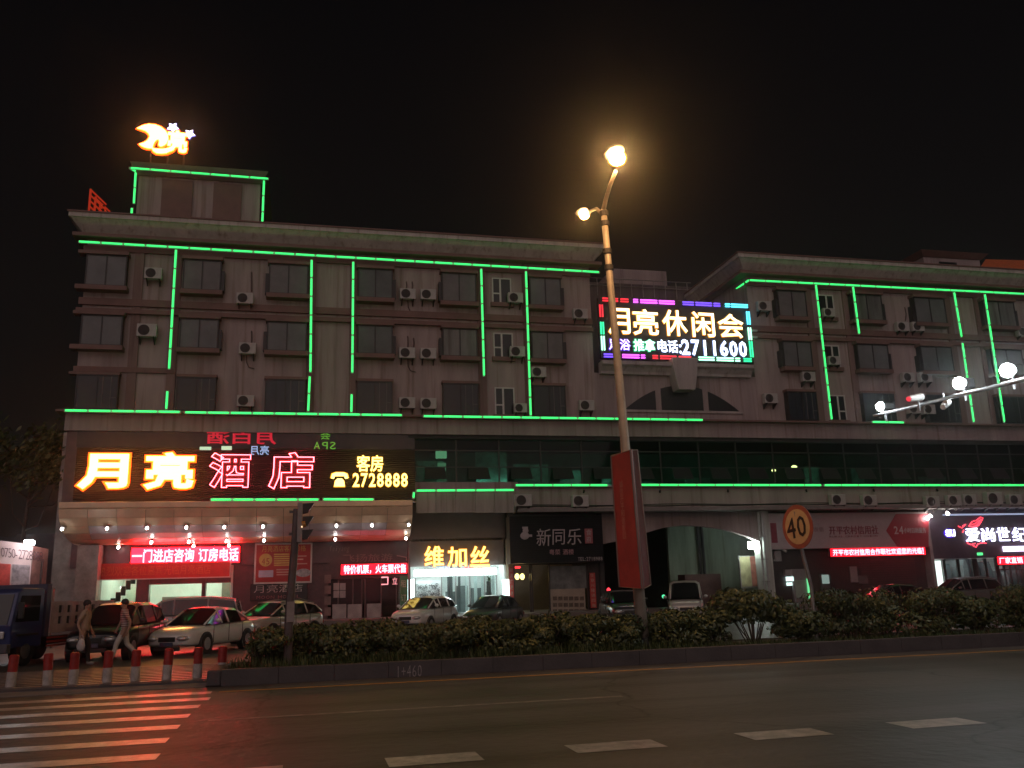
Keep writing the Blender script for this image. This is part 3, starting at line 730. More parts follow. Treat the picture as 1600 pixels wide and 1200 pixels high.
# telephone symbol
tx = rect(517, 739, 544, 760, YL); cx = (tx[0]+tx[1])/2; hw = (tx[1]-tx[0])/2; hz = tx[3]-tx[2]
def ph(s, y, m, nm, par):
    mb = MB(); q = lambda a, b: (cx+a*hw*s, tx[2]+hz*.5+(b-.5)*hz*s)
    mb.prism([q(-.62, 0), q(.62, 0), q(.5, .42), q(.25, .58), (q(-.25, .58)), q(-.5, .42)], 'y', y-.06, y)
    mb.prism([q(-1, .62), q(-.66, .56), q(-.52, .76), q(.52, .76), q(.66, .56), q(1, .62), q(.86, .93), q(.4, 1.03), q(-.4, 1.03), q(-.86, .93)], 'y', y-.061, y+.001)
    return mb.build(nm, m, par)
po = ph(1, YL, ye_f, 'telephone_symbol', HS); ph(1.13, YL+.07, ye_r, 'rim', po)  # enlarged copy glows as bloom round the symbol
# reflections of signs opposite, built as glowing mirrored letters and bars
part(pxbox(120, 673, 648, 700, 45.12, 45.16), 'dark_pane', mat('dark_red_pane', (.03, .016, .016), .1, var=.3))
GS = thing('reflected_red_sign', 'red sign reflection built as dim glowing reversed characters in the dark pane above the hotel sign', 'sign', (at(375, 694, 45.1).x, 45.1, at(375, 694, 45.1).z))
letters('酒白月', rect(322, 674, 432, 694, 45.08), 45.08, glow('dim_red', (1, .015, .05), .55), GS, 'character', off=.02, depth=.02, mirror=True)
GS = thing('reflected_green_sign', 'green sign reflection built as dim glowing reversed SPA lettering in the dark pane above the hotel sign', 'sign', (at(507, 702, 45.1).x, 45.1, at(507, 702, 45.1).z))
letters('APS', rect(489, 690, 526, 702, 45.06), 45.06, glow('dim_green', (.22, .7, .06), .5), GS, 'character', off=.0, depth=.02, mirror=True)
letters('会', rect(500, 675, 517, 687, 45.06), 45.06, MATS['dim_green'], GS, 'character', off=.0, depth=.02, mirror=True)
GS = thing('reflected_white_sign', 'pale blue sign reflection built as small glowing reversed lettering just above the outlined wine character', 'sign', (at(395, 710, 44.3).x, 44.3, at(395, 710, 44.3).z))
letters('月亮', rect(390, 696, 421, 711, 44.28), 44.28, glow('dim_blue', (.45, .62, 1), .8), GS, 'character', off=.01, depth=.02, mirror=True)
pxbox(312, 698, 330, 703, 44.3, 44.33).build('reflected_bar', glow('pale_bar', (.7, .95, .62), .8), GS)
pxbox(346, 697, 362, 703, 44.3, 44.33).build('reflected_bar', MATS['pale_bar'], GS)

# ================================================================== CANOPY
CN = thing('entrance_canopy', 'curved tan and grey panelled canopy over the hotel entrance with small spotlights', 'canopy', (-3, 44.5, 4.2))
cx0, cx1 = at(92, 785, 43).x, at(645, 783, 43).x
def prof(t):                                    # t 0 (front top) .. 1 (back bottom): a rounded belly
    a = t*math.pi/2; return 45.6-2.6*math.cos(a)**.9 if t < 1 else 45.6, 5.62-1.45*math.sin(a)**1.0
NS, NP = 6, 13
pw = (cx1-cx0)/NP
for s in range(NS):
    for i in range(NP):
        t0, t1 = s/NS, (s+1)/NS; (ya, za), (yb, zb) = prof(t0), prof(t1)
        inset = .38*(t0**1.6), .38*(t1**1.6)
        xa0 = cx0+pw*i+.008; xa1 = cx0+pw*(i+1)-.008
        l0 = inset[0] if i == 0 else 0; l1 = inset[1] if i == 0 else 0
        mb = MB().add([(xa0+l0, ya, za-.006), (xa1, ya, za-.006), (xa1, yb, zb+.006), (xa0+l1, yb, zb+.006), (xa0+l0, ya+.05, za+.03), (xa1, ya+.05, za+.03), (xa1, yb+.05, zb+.03), (xa0+l1, yb+.05, zb+.03)],
                      [(0, 1, 2, 3), (7, 6, 5, 4), (0, 4, 5, 1), (1, 5, 6, 2), (2, 6, 7, 3), (3, 7, 4, 0)])
        edge = i == 0 or i == NP-1
        mb.build('panel', tan_m if (s in (0, 1, 4, 5) or edge) else alu_m, CN)
MB().box(cx0, cx1, 43.0, 45.5, 5.66, 5.94).build('fascia', tan_m, CN, bevel=.03)
MB().box(cx0+.1, cx1-.1, 43.9, 45.5, 5.3, 5.655).build('core', dark_m, CN)
spots = [(100, 803), (170, 803), (232, 801), (293, 800), (352, 798), (412, 798), (526, 796), (581, 795), (638, 795), (238, 835), (296, 834), (355, 832), (413, 830), (524, 828), (634, 827), (126, 855), (186, 853), (303, 850), (358, 849)]
spm = glow('spot_white', (1, .93, .86), 42)
for px, py in spots:
    tt = .34 if py < 815 else .72 if py < 842 else .985
    y, z = prof(tt); p = at(px, py, y)
    sp = MB().cyl((p.x, y-.02, z-.0), (p.x, y-.10, z-.09), .07, .09, 10).build('spotlight', steel_m, CN)
    MB().ball((p.x, y-.15, z-.13), .055, .055, .055, 10, 6).build('bulb', spm, sp)

# ================================================================== HOTEL ENTRANCE SIGNS
def ticker(name, label, r, Y, body, tr, rim=True, face=None, pos=None, back=None):
    x0, x1, z0, z1 = rect(*r, Y); t = thing(name, label, 'sign', ((x0+x1)/2, Y, z0))
    MB().box(x0-.06, x1+.06, Y+.02, Y+.18, z0-.06, z1+.06).build('housing', black_m, t)
    MB().box(x0, x1, Y+.012, Y+.019, z0, z1).build('screen', back or glow('led_red_field', (1, .004, .014), 4), t)
    letters(body, rect(*tr, Y), Y, face or glow('led_red', (1, .12, .15), 12), t, 'character', off=.024, depth=.02)
    return t
ticker('led_ticker', 'wide red LED ticker over the hotel entrance with blown-out white characters', (205, 855, 374, 880), 45.75, '一门进店咨询 订房电话', (206, 857, 373, 878), back=glow('led_red_field_big', (1, .002, .005), 38))
bn = rect(147, 879, 359, 903, 45.65); t = thing('red_banner', 'plain red cloth banner with faint lettering across the hotel entrance', 'banner', (bn[0], 45.65, bn[2]))
MB().box(bn[0], bn[1], 45.65, 45.68, bn[2], bn[3]).build('cloth', red_m, t)
MB().box(bn[1], bn[1]+.05, 45.6, 45.7, bn[2]-.05, bn[3]).build('frame_post', whitef_m, t); MB().box(bn[0], bn[1]-.002, 45.6, 45.7, bn[2]-.05, bn[2]-.004).build('frame_rail', whitef_m, t)
letters('热烈欢迎各位嘉宾光临月亮酒店', rect(153, 883, 330, 899, 45.64), 45.645, mat('faded_yellow', (.62, .14, .05), .7), t, 'lettering', off=-.005, depth=.004, split=False)
# room price poster
pr = rect(400, 851, 485, 909, 45.7); t = thing('price_poster', 'red hotel price poster with a yellow disc and white border on the maroon wall', 'poster', ((pr[0]+pr[1])/2, 45.7, pr[2]))
MB().box(pr[0]-.08, pr[1]+.08, 45.74, 45.8, pr[2]-.08, pr[3]+.08).build('border', mat('poster_white', (.6, .55, .52), .6), t)
MB().box(pr[0], pr[1], 45.73, 45.738, pr[2], pr[3]).build('sheet', mat('poster_red', (.42, .03, .03), .5, var=.2, scale=1), t)
pyl = mat('poster_yellow', (.62, .42, .12), .5)
d = at(415, 875, 45.72); MB().cyl((d.x, 45.726, d.z), (d.x, 45.72, d.z), .31, .31, 24).build('disc', pyl, t)
letters('45', rect(408, 872, 422, 882, 45.715), 45.716, MATS['poster_red'], t, 'lettering', depth=.003, split=False)
letters('月亮酒店客房价格', rect(409, 852, 478, 862, 45.71), 45.722, pyl, t, 'lettering', depth=.003, split=False)
gm_ = MB()
for i in range(6): a = rect(428, 865+i*3.4, 452, 867+i*3.4, 45.7); gm_.box(a[0], a[1], 45.722, 45.728, a[2], a[3])
gm_.build('price_lines', pyl, t)
gm_ = MB()
for i, (a_, b_, c_) in enumerate(((458, 479, 868), (458, 474, 873), (452, 480, 880), (432, 455, 889), (432, 455, 893), (432, 452, 897))):
    a = rect(a_, c_, b_, c_+1.8, 45.7); gm_.box(a[0], a[1], 45.722, 45.728, a[2], a[3])
gm_.build('text_lines', mat('poster_pink', (.6, .35, .3), .5), t)
a = rect(404, 891, 427, 902, 45.7); MB().box(a[0], a[1], 45.722, 45.728, a[2], a[3]).build('photo_patch', mat('poster_lilac', (.45, .42, .55), .5), t)
d = at(474, 895, 45.72); MB().ball((d.x, 45.728, d.z), .36, .006, .2, 20, 10).build('photo_patch', mat('poster_grey', (.4, .38, .4), .5, var=.5, scale=9), t)
# dark name board
nb = rect(391, 911, 481, 938, 45.95); t = thing('name_board', 'black wall board with dull silver hotel name under the price poster', 'sign', ((nb[0]+nb[1])/2, 45.95, nb[2]))
MB().box(nb[0], nb[1], 45.96, 46.09, nb[2], nb[3]).build('board', mat('board_black', (.018, .014, .016), .25), t, bevel=.02)
letters('月亮酒店', rect(396, 913, 474, 926, 45.94), 45.945, mat('silver_letter', (.55, .48, .46), .35, .4), t, 'character', off=-.012, depth=.03)
letters('MOON HOTEL', rect(400, 930, 470, 935, 45.94), 45.947, mat('dull_red_letter', (.25, .08, .08), .4), t, 'lettering', depth=.01, split=False)
pb = rect(440, 908.5, 476, 910, 45.85); MB().box(pb[0], pb[1], 45.8, 45.9, pb[2], pb[3]).build('lamp', glow('board_lamp', (.85, .9, .6), 2), t)

# ================================================================== TRAVEL AGENCY
t = thing('agency_sign', 'dull grey travel agency characters on the maroon shop header', 'sign', (X_(575), 46.0, at(575, 876, 46).z))
letters('飞扬旅游', rect(535, 865, 614, 878, 46.0), 46.02, mat('dull_letter', (.30, .17, .17), .4), t, 'character', off=.0, depth=.04)
letters('feiyang', rect(514, 852, 546, 861, 46.0), 46.06, mat('script_letter', (.30, .2, .2), .4), t, 'lettering', off=-.01, depth=.02, split=False, lean=.3)
lo = MB(); lo.tube([at(620, 868, 46), at(635, 871, 46), at(635, 876, 46)], .03, 5); lo.build('corner_line', mat('pink_line', (.6, .3, .3), .5), t)
ticker('led_ticker', 'red LED ticker over the travel agency door with blown-out white characters', (533, 881, 636, 897), 45.9, '特价机票，火车票代售', (537, 882, 635, 896))
for (a, b, c_, d_) in ((596, 902, 606, 913), (613, 902, 621, 913)):
    o = thing('neon_window_sign', 'small %s neon frame sign in the travel agency window' % ('left pink square' if a < 600 else 'right pink character'), 'sign', at((a+b*0+c_)/2, d_, 46.05))
    r_ = rect(a, b, c_, d_, 46.05)
    mb = MB()
    if a < 600: mb.tube([(r_[0], 46.05, r_[3]), (r_[1], 46.05, r_[3]), (r_[1], 46.05, r_[2]), (r_[0], 46.05, r_[2])], .035, 6); mb.build('neon_tube', glow('pink_tube', (1, .35, .38), 1.8), o)
    else: letters('立', r_, 46.05, MATS['pink_tube'], o, 'neon_tube', depth=.03, fit=True, off=-.01)
ztop = at(575, 904, 46).z
fm = MB()
xs = [X_(p) for p in (512.5, 529, 552, 566, 571, 596, 620, 624)]
for x in xs: fm.box(x-.03, x+.03, 46.1, 46.2, .45, ztop-.01)
AG = tag(part(fm, 'agency_front', mat('agency_frame', (.08, .05, .05), .4)), 'dark glass front of the travel agency with pale notices on the doors')
gagl = glass('agency_glass', (.6, .5, .5), .6)
for a, b in zip(xs, xs[1:]):
    MB().box(a+.031, b-.031, 46.13, 46.14, .46, ztop-.02).build('pane', gagl, AG)
ntm = mat('notice_paper', (.36, .31, .30), .7, var=.3, scale=2)
for a, b, c_, d_ in ((521, 911, 530, 922), (531, 911, 540, 922), (521, 923, 530, 934), (531, 923, 540, 934), (519, 944, 541, 985), (543, 944, 565, 985), (573, 943, 595, 985)):
    pxbox(a, b, c_, d_, 46.08, 46.09).build('notice', ntm, AG)
for k in range(4): pxbox(507, 898+k*17, 517, 911+k*17, 46.0, 46.05).build('notice', mat('notice_dull', (.2, .13, .12), .6, var=.3), AG)
t = thing('green_board', 'narrow green vertical board with pale characters between agency and salon', 'sign', (X_(631), 45.6, .45))
gb = rect(625, 900, 637, 990, 45.55); MB().box(gb[0], gb[1], 45.55, 45.62, .46, gb[3]).build('board', mat('board_green', (.06, .2, .07), .5), t)
letters('租', rect(626, 906, 635, 918, 45.55), 45.545, mat('board_cream', (.6, .5, .35), .5), t, 'character', depth=.01); letters('订', rect(626, 928, 635, 940, 45.55), 45.545, MATS['board_cream'], t, 'character', depth=.01)

# ================================================================== METAL FASCIA
t = thing('metal_fascia', 'row of grey metal sheets hung above the salon below a green strip', 'fascia', (X_(727, 800, 44.2), 44.2, at(727, 800, 44.2).z))
fx = rect(650, 769, 803, 801, 44.2); nn = 5
for i in range(nn):
    a = fx[0]+(fx[1]-fx[0])*i/nn; b = fx[0]+(fx[1]-fx[0])*(i+1)/nn
    MB().box(a+.01, b-.01, 44.2+random.uniform(0, .02), 44.26, fx[2]+random.uniform(-.02, .02), fx[3]).build('sheet', mat('grey_sheet', (.30, .27, .25), .5, .3, var=.3, scale=.9, streak=True), t)
MB().box(fx[0], fx[1], 44.262, 45.9, fx[3]-.1, fx[3]-.02).build('support', dark_m, t)

# ================================================================== SALON
t = thing('salon_sign', 'three glowing yellow characters above the bright white hair salon', 'sign', (X_(715), 46.7, at(715, 885, 46.7).z))
for ch, r in (('维', (664, 854, 693, 885)), ('加', (700, 855, 729, 885)), ('丝', (735, 854, 764, 885))):
    letters(ch, rect(*r, 46.7), 46.7, glow('amber_neon', (1, .66, .14), 3.4), t, 'character', off=.014, depth=.06, rim=glow('amber_bloom_rim', (1, .3, .01), 1.1), rimoff=.028, fit=True)
lb = MB().box(fx[0]+.3, fx[1]-.3, 46.86, 46.89, at(715, 888, 46.8).z-.0, at(715, 887, 46.8).z); lb.build('rail', steel_m, t)
t = thing('salon_ticker', 'blown-out white light bar with small red and blue characters over the salon door', 'sign', (X_(710), 46.6, at(710, 900, 46.6).z))
r_ = rect(648, 889, 776, 899, 46.6); MB().box(r_[0], r_[1], 46.62, 46.85, r_[2], r_[3]).build('light_bar', glow('salon_bar', (.8, 1, 1), 9), t)
letters('美发', rect(686, 885, 704, 892, 46.5), 46.56, glow('blue_char', (.5, .6, 1), 2), t, 'character', off=.01, depth=.03)
letters('造型', rect(725, 885, 740, 892, 46.5), 46.56, glow('red_char', (1, .08, .1), 2), t, 'character', off=.01, depth=.03)
for px0, px1, lab in ((637, 648, 'glowing white upright light box at the left side of the salon'), (786, 796, 'glowing white upright light box at the right side of the salon')):
    r_ = rect(px0, 905, px1, 940, 45.9); t = thing('light_box', lab, 'light box', ((r_[0]+r_[1])/2, 45.9, .45), 0, 'light boxes beside the salon')
    MB().box(r_[0], r_[1], 45.9, 46.1, r_[2], r_[3]).build('diffuser', glow('box_white', (.72, 1, .97), 3.2), t, bevel=.03)
    MB().box(r_[0]+.05, r_[1]-.05, 45.95, 46.05, .45, r_[2]-.002).build('foot', fram_m, t)
fm = MB(); zt = at(712, 900, 46.95).z
sxs = [X_(p, Y=46.95) for p in (649, 690, 712, 734, 757, 776)]
for x in sxs: fm.box(x-.025, x+.025, 46.93, 47.0, .45, zt)
fm.box(sxs[0]-.03, sxs[-1]+.03, 46.92, 47.01, zt-.02, zt+.05); fm.box(sxs[0]-.03, sxs[-1]+.03, 46.92, 47.01, .44, .48)
SF = tag(part(fm, 'salon_front', steel_m), 'glass front of the white hair salon with a patterned panel and curtains')
r_ = rect(650, 907, 689, 950, 47.05)
pt = MB().box(r_[0], r_[1], 47.05, 47.1, .5, r_[3]).build('base_panel', mat('panel_white', (.8, .85, .85), .6), SF)
rg = random.Random(3); dm = MB()
for k in range(150):
    x = rg.uniform(r_[0]+.05, r_[1]-.05); z = rg.uniform(1.0, r_[3]-.2); rr = rg.uniform(.03, .07); a0 = rg.uniform(0, 6)
    dm.tube([(x+rr*math.cos(a0+a), 47.045, z+rr*math.sin(a0+a)) for a in (0, .7, 1.4, 2.1, 2.8, 3.5)], .012, 4)
tag(dm.build('scroll_pattern', mat('pattern_grey', (.06, .08, .09), .6), SF), kind='stuff')
gsl = glass('clear_glass', (.9, .95, .95), .9)
for a, b in zip(sxs[1:], sxs[2:]): MB().box(a+.026, b-.026, 46.955, 46.962, .46, zt-.02).build('pane', gsl, SF)
for px, w_ in ((700, 8), (716, 4), (727, 3), (741, 5), (752, 4), (768, 3), (771, 2)):
    x = X_(px, Y=48); mb = MB(); ww = w_*.034; nseg = 10
    for j in range(4):
        mb.cyl((x+ww*j/4, 48+.04*(j % 2), .5), (x+ww*j/4, 48+.04*(j % 2), 3.9), ww/6, ww/6, 6)
    mb.build('curtain', mat('curtain_dark' if px in (700, 716) else 'curtain_pale', (.06, .07, .07) if px in (700, 716) else (.6, .68, .66), .8), SF)
for px, hh in ((706, 1.6), (722, 1.9), (746, 1.75), (762, 1.5)):
    x = X_(px, Y=50); MB().box(x-.3, x+.3, 50, 50.5, .45, hh).build('cabinet', mat('salon_dark', (.08, .09, .09), .5), SF)
t = thing('potted_plant', 'small dark leafy plant standing high inside the salon window', 'plant', at(764, 935, 47.4))
pl = MB(); pr_ = at(764, 908, 47.4)
for k in range(60):
    a = random.uniform(0, 6.28); e = random.uniform(-.4, 1.3); d = Vector((math.cos(a)*math.cos(e), math.sin(a)*math.cos(e), math.sin(e)))*random.uniform(.12, .34); s = d.cross(Vector((0, 0, 1))).normalized()*.035
    pl.quad(pr_+d*.3-s, pr_+d*.3+s, pr_+d+s*.3, pr_+d-s*.3)
pl.build('leaves', mat('leaf_dark', (.04, .09, .03), .6), t); pb_ = at(764, 935, 47.4); MB().cyl((pb_.x, 47.4, .45), (pb_.x, 47.4, pr_.z), .16, .12, 10).build('stand', dark_m, t)

# ================================================================== RESTAURANT
RS = thing('restaurant_sign', 'dark slatted restaurant sign with dull grey brush characters and a phone number', 'sign', (X_(870), 45.2, at(870, 880, 45.2).z))
r_ = rect(797, 806, 942, 879, 45.2)
MB().box(r_[0], r_[1], 45.25, 46.05, r_[2], r_[3]).build('board', slat_m, RS)
sm = MB()
for i in range(20):
    za = r_[2]+(r_[3]-r_[2])*i/20; sm.add([(r_[0], 45.24, za+.01), (r_[1], 45.24, za+.01), (r_[1], 45.19, za+.03), (r_[0], 45.19, za+.03), (r_[1], 45.245, za+.125), (r_[0], 45.245, za+.125)], [(0, 1, 2, 3), (3, 2, 4, 5)])
tag(sm.build('slats', mat('glossy_slat', (.02, .02, .024), .18, var=.2), RS), kind='stuff')
gl_ = mat('grey_letter', (.42, .37, .37), .5, var=.1)
for ch, r in (('新', (838, 826, 860, 853)), ('同', (863, 827, 882, 851)), ('乐', (886, 826, 908, 851))):
    letters(ch, rect(*r, 45.1), 45.12, gl_, RS, 'character', off=.0, depth=.05, fit=True, lean=.06)
q = rect(813, 824, 830, 845, 45.1); em = MB(); ex = (q[0]+q[1])/2
em.ball((ex-.05, 45.13, q[2]+.26), .24, .03, .2, 14, 8); em.ball((ex, 45.12, q[2]+.52), .16, .03, .14, 12, 8); em.box(ex-.17, ex+.13, 45.1, 45.14, q[2]+.62, q[2]+.72); em.box(ex+.1, ex+.34, 45.11, 45.14, q[2]+.2, q[2]+.32)
em.build('emblem', gl_, RS)
q = rect(914, 826, 926, 849, 45.1); MB().box(q[0], q[1], 45.1, 45.14, q[2], q[3]).build('seal', mat('seal_red', (.33, .09, .1), .5), RS)
letters('食', rect(916, 827, 924, 837, 45.1), 45.09, gl_, RS, 'character', depth=.02); letters('府', rect(916, 838, 924, 848, 45.1), 45.09, gl_, RS, 'character', depth=.02)
letters('粤菜 酒楼', rect(858, 858, 897, 867, 45.1), 45.12, mat('pinkgrey_letter', (.38, .22, .23), .5), RS, 'character', off=.02, depth=.03)
letters('TEL:2718988', rect(903, 870, 942, 876, 45.1), 45.13, gl_, RS, 'lettering', off=.005, depth=.02, split=False)
zt = at(870, 882, 46.2).z; fm = MB()
for p in (803, 828, 831, 858, 917, 921): x = X_(p, Y=46.2); fm.box(x-.035, x+.035, 46.15, 46.28, .45, zt)
fm.box(X_(803, Y=46.2), X_(921, Y=46.2), 46.16, 46.27, zt+.002, zt+.12)
RF = tag(part(fm, 'restaurant_front', mat('eatery_frame', (.03, .018, .015), .4)), 'dark restaurant front with a glass door, frosted window and menu board')
for a, b in ((803.5, 827.5), (831.5, 857.5)): MB().box(X_(a, Y=46.2)+.036, X_(b, Y=46.2)-.036, 46.2, 46.21, .46, zt-.02).build('door', gsl, RF)
pxbox(859.5, 884, 916, 920, 46.22, 46.26).build('frosted_pane', mat('frosted', (.16, .17, .16), .4, var=.5, scale=2.5), RF)
mb = pxbox(861, 920, 915, 975, 46.12, 46.15).build('menu_board', mat('menu_cream', (.36, .29, .22), .6, var=.2, scale=2), RF)
for rr_ in range(3):
    for cc in range(6): pxbox(864+cc*8.4, 932+rr_*10, 870.5+cc*8.4, 938+rr_*10, 46.10, 46.118).build('menu_photo', mat('menu_photo', (.12, .085, .06), .5, var=.6, scale=7), RF)
pxbox(858, 958, 918, 1000, 46.16, 46.24).build('kickplate', dark_m, RF)
part(MB().box(X_(806), X_(826), 49.2, 49.3, .5, 2.2), 'inner_screen', mat('eatery_orange', (.5, .22, .06), .6))
for px in (808, 816):
    l_ = MB().ball(at(px, 901, 48), .13, .13, .17).build('lantern_lamp', glow('lantern', (1, .72, .22), 5), B, smooth=True)
part(MB().box(X_(804), X_(856), 48.6, 49.8, 3.9, 3.97), 'eatery_lamp', glow('eatery_light', (1, .75, .35), .9))
for px0, px1, ch, lab in ((796, 803, '财源广进达三江', 'red paper couplet left of the restaurant door'), (922, 931, '生意兴隆通四海', 'red paper couplet right of the menu board')):
    Yc = 46.02; zt_ = 886 if px0 < 900 else 895; r_ = rect(px0, zt_, px1, 950, Yc); t = thing('paper_couplet', lab, 'couplet', ((r_[0]+r_[1])/2, Yc, r_[2]), 0, 'red paper couplets by the restaurant')
    MB().box(r_[0], r_[1], Yc, Yc+.02, r_[2], r_[3]).build('paper', mat('couplet_red', (.5, .05, .04), .6), t)
    h = (r_[3]-r_[2])/7
    for k, c_ in enumerate(ch): letters(c_, (r_[0]+.04, r_[1]-.04, r_[3]-h*(k+1)+.03, r_[3]-h*k-.03), Yc-.006, mat('couplet_ink', (.5, .38, .3), .6), t, 'character', depth=.006)
t = thing('exit_light', 'tiny red LED strip above the restaurant door', 'sign', at(806, 888, 46.05)); pxbox(805, 885, 813, 888, 46.02, 46.06).build('led_bar', glow('tiny_red', (1, .03, .04), 3), t)
part(pxbox(797, 882, 944, 1000, 46.3, 46.38), 'dark_reveal', black_m) if False else None
part(MB().box(X_(917, Y=46.2)+.05, X_(944), 46.2, 46.4, .45, zt+.2), 'wall', mat('eatery_pier', (.035, .022, .02), .5))

# ================================================================== PASSAGE
t = thing('flood_lamp', 'blown-out white flood lamp on the right wall of the arched passage', 'lamp', at(1186, 852, 45.9))
p = at(1177, 852, 46.6); MB().box(p.x-.34, p.x+.24, 46.4, 46.6, p.z-.2, p.z+.2).build('lens', glow('flood_white', (.85, 1, .92), 60), t, bevel=.04)
MB().box(p.x+.25, p.x+.6, 46.46, 46.54, p.z-.08, p.z+.08).build('bracket', steel_m, t)
MB().box(p.x+.1, p.x+.5, 46.44, 46.56, p.z-.30, p.z-.21).build('arm', steel_m, t)
t = thing('notice_case', 'glazed notice case with faded yellow and red posters on the passage wall', 'notice board', at(1172, 925, 50))
r_ = rect(1156, 868, 1190, 918, 47.5)
MB().box(r_[0], r_[1], 47.5, 47.6, r_[2], r_[3]).build('case', steel_m, t); q_ = (r_[1]-r_[0])
MB().box(r_[0]+.06, r_[0]+q_*.5, 47.48, 47.495, r_[2]+.06, r_[3]-.06).build('poster', mat('faded_yellow_poster', (.35, .33, .18), .6, var=.4), t)
MB().box(r_[0]+q_*.52, r_[1]-.06, 47.48, 47.495, r_[2]+.06, r_[3]-.06).build('poster', mat('faded_red_poster', (.3, .1, .07), .6, var=.5, scale=3), t)
MB().box(r_[0]+.1, r_[0]+.18, 47.5, 47.58, .45, r_[2]-.003).build('post', steel_m, t)
t = thing('drain_pipes', 'pair of pale downpipes at the right side of the passage', 'pipe', (X_(1196), 45.2, .45))
for px in (1194, 1200): MB().cyl((X_(px, Y=45.2), 45.25, .45), (X_(px, Y=45.2), 45.25, at(px, 800, 45.2).z), .06, .06, 8).build('pipe', mat('pipe_grey', (.35, .36, .35), .5), t)
for z in (1.6, 2.8, 4.0): MB().box(X_(1193, Y=45.2)-.05, X_(1201, Y=45.2)+.05, 45.18, 45.33, z, z+.05).build('clip', steel_m, t)
t = thing('far_red_sign', 'far red lit shop sign seen through the passage beside the red banner', 'sign', at(1022, 888, 75))
letters('川湘菜', rect(1012, 878, 1030, 890, 75), 75, glow('far_red', (1, .04, .03), .9), t, 'character', depth=.05)
r_ = rect(1016, 899, 1034, 906, 75); MB().box(r_[0], r_[1], 75, 75.2, r_[2], r_[3]).build('light_bar', glow('far_bar', (1, .10, .09), 4), t)
r_ = rect(1021, 907, 1034, 912, 75); MB().box(r_[0], r_[1], 75, 75.2, r_[2], r_[3]).build('window', glow('far_window', (.8, .8, .6), .5), t)
t = thing('far_white_lamp', 'small white lamp far down the passage', 'lamp', at(1034, 880, 74)); MB().ball(at(1034, 880, 74), .3, .2, .22).build('bulb', glow('far_white', (.9, 1, .98), 5), t)
t = thing('green_signal', 'small green light low behind the passage bushes', 'lamp', at(1037, 932, 48)); MB().ball(at(1037, 932, 48), .1, .1, .1).build('bulb', glow('green_dot', (.1, .9, .4), 1.6), t)
t = thing('red_signal', 'small red tail light low beside the restaurant couplet', 'lamp', at(951, 925, 44)); MB().ball(at(951, 922, 44), .1, .08, .12).build('bulb', glow('red_dot', (1, .04, .06), 2.2), t); MB().cyl(at(951, 924, 44.05), (at(951, 924, 44).x, 44.05, .45), .03, .03, 6).build('post', black_m, t)

# ================================================================== BANK
BS = thing('bank_sign', 'pale pink bank fascia with dull red characters and a red arrow panel reading 24', 'sign', (X_(1325), 45.5, at(1325, 856, 45.5).z))
r_ = rect(1200, 801, 1452, 856, 45.5)
MB().box(r_[0], r_[1], 45.5, 46.1, r_[2], r_[3]).build('panel', mat('bank_white', (.40, .33, .34), .5, var=.08), BS, bevel=.02)
a = [at(1400, 803, 45.47), at(1451, 803, 45.47), at(1451, 855, 45.47), at(1403, 855, 45.47), at(1385, 829, 45.47)]
MB().prism([(p.x, p.z) for p in a[::-1]], 'y', 45.47, 45.496).build('arrow_panel', mat('bank_red', (.34, .03, .045), .5, var=.1), BS)
brd = mat('bank_letter', (.24, .05, .07), .5)
letters('开平农村信用社', rect(1296, 821, 1374, 835, 45.4), 45.48, brd, BS, 'character', off=.008, depth=.03)
letters('RURAL CREDIT UNION', rect(1297, 836.5, 1373, 839, 45.4), 45.49, brd, BS, 'lettering', depth=.01, split=False)
letters('农信', rect(1272, 823, 1289, 831, 45.4), 45.48, mat('bank_letter_pale', (.3, .2, .21), .5), BS, 'character', depth=.02)
bl = mat('bank_letter_white', (.55, .45, .46), .5)
letters('24', rect(1397, 822, 1413, 834, 45.4), 45.455, bl, BS, 'digit', off=.02, depth=.02)
letters('小时自助服务', rect(1413, 824, 1448, 833, 45.4), 45.455, bl, BS, 'lettering', depth=.02, split=False)
q = rect(1206, 817, 1215, 848, 45.4); MB().box(q[0], q[1], 45.47, 45.497, q[2], q[3]).build('side_mark', brd, BS)
ticker('led_ticker', 'thin red LED ticker under the pale bank fascia with blown-out characters', (1298, 856, 1446, 868), 45.55, '开平市农村信用合作联社欢迎您的光临!', (1301, 857, 1444, 867))
t = thing('cash_machine', 'cash machine with a green lit panel and small white screen in the bank wall', 'cash machine', (X_(1255, 935, 46), 46.0, .45))
r_ = rect(1240, 899, 1263, 938, 46.0)
MB().box(r_[0], r_[1], 46.0, 46.19, .45, r_[3]+.35).build('cabinet', mat('atm_grey', (.22, .2, .2), .4), t, bevel=.03)
q = rect(1243, 906, 1262, 934, 45.97); MB().box(q[0], q[1], 45.97, 45.998, q[2], q[3]).build('poster', mat('atm_poster', (.3, .36, .3), .5, var=.2), t)
q = rect(1257, 904, 1265, 936, 45.94); MB().box(q[1]-.12, q[1], 45.9, 45.96, q[2], q[3]).build('lit_edge', glow('atm_green', (.2, 1, .4), .9), t)
q = rect(1231, 901, 1240, 908, 45.97); MB().box(q[0], q[1], 45.97, 46.19, q[2], q[3]).build('lamp_screen', glow('atm_white', (.75, 1, .95), 1.6), t)
q = rect(1232, 910, 1238, 915, 45.97); MB().box(q[0], q[1], 45.97, 46.19, q[2], q[3]).build('lamp_screen', MATS['atm_white'], t)
q = rect(1227, 890, 1238, 899, 45.97); MB().box(q[0], q[1], 45.97, 46.19, q[2], q[3]).build('notice', mat('atm_notice', (.3, .28, .27), .6), t)
t = thing('second_cash_machine', 'smaller cash machine with a dim white glow right of the speed sign', 'cash machine', (X_(1290), 46.0, .45))
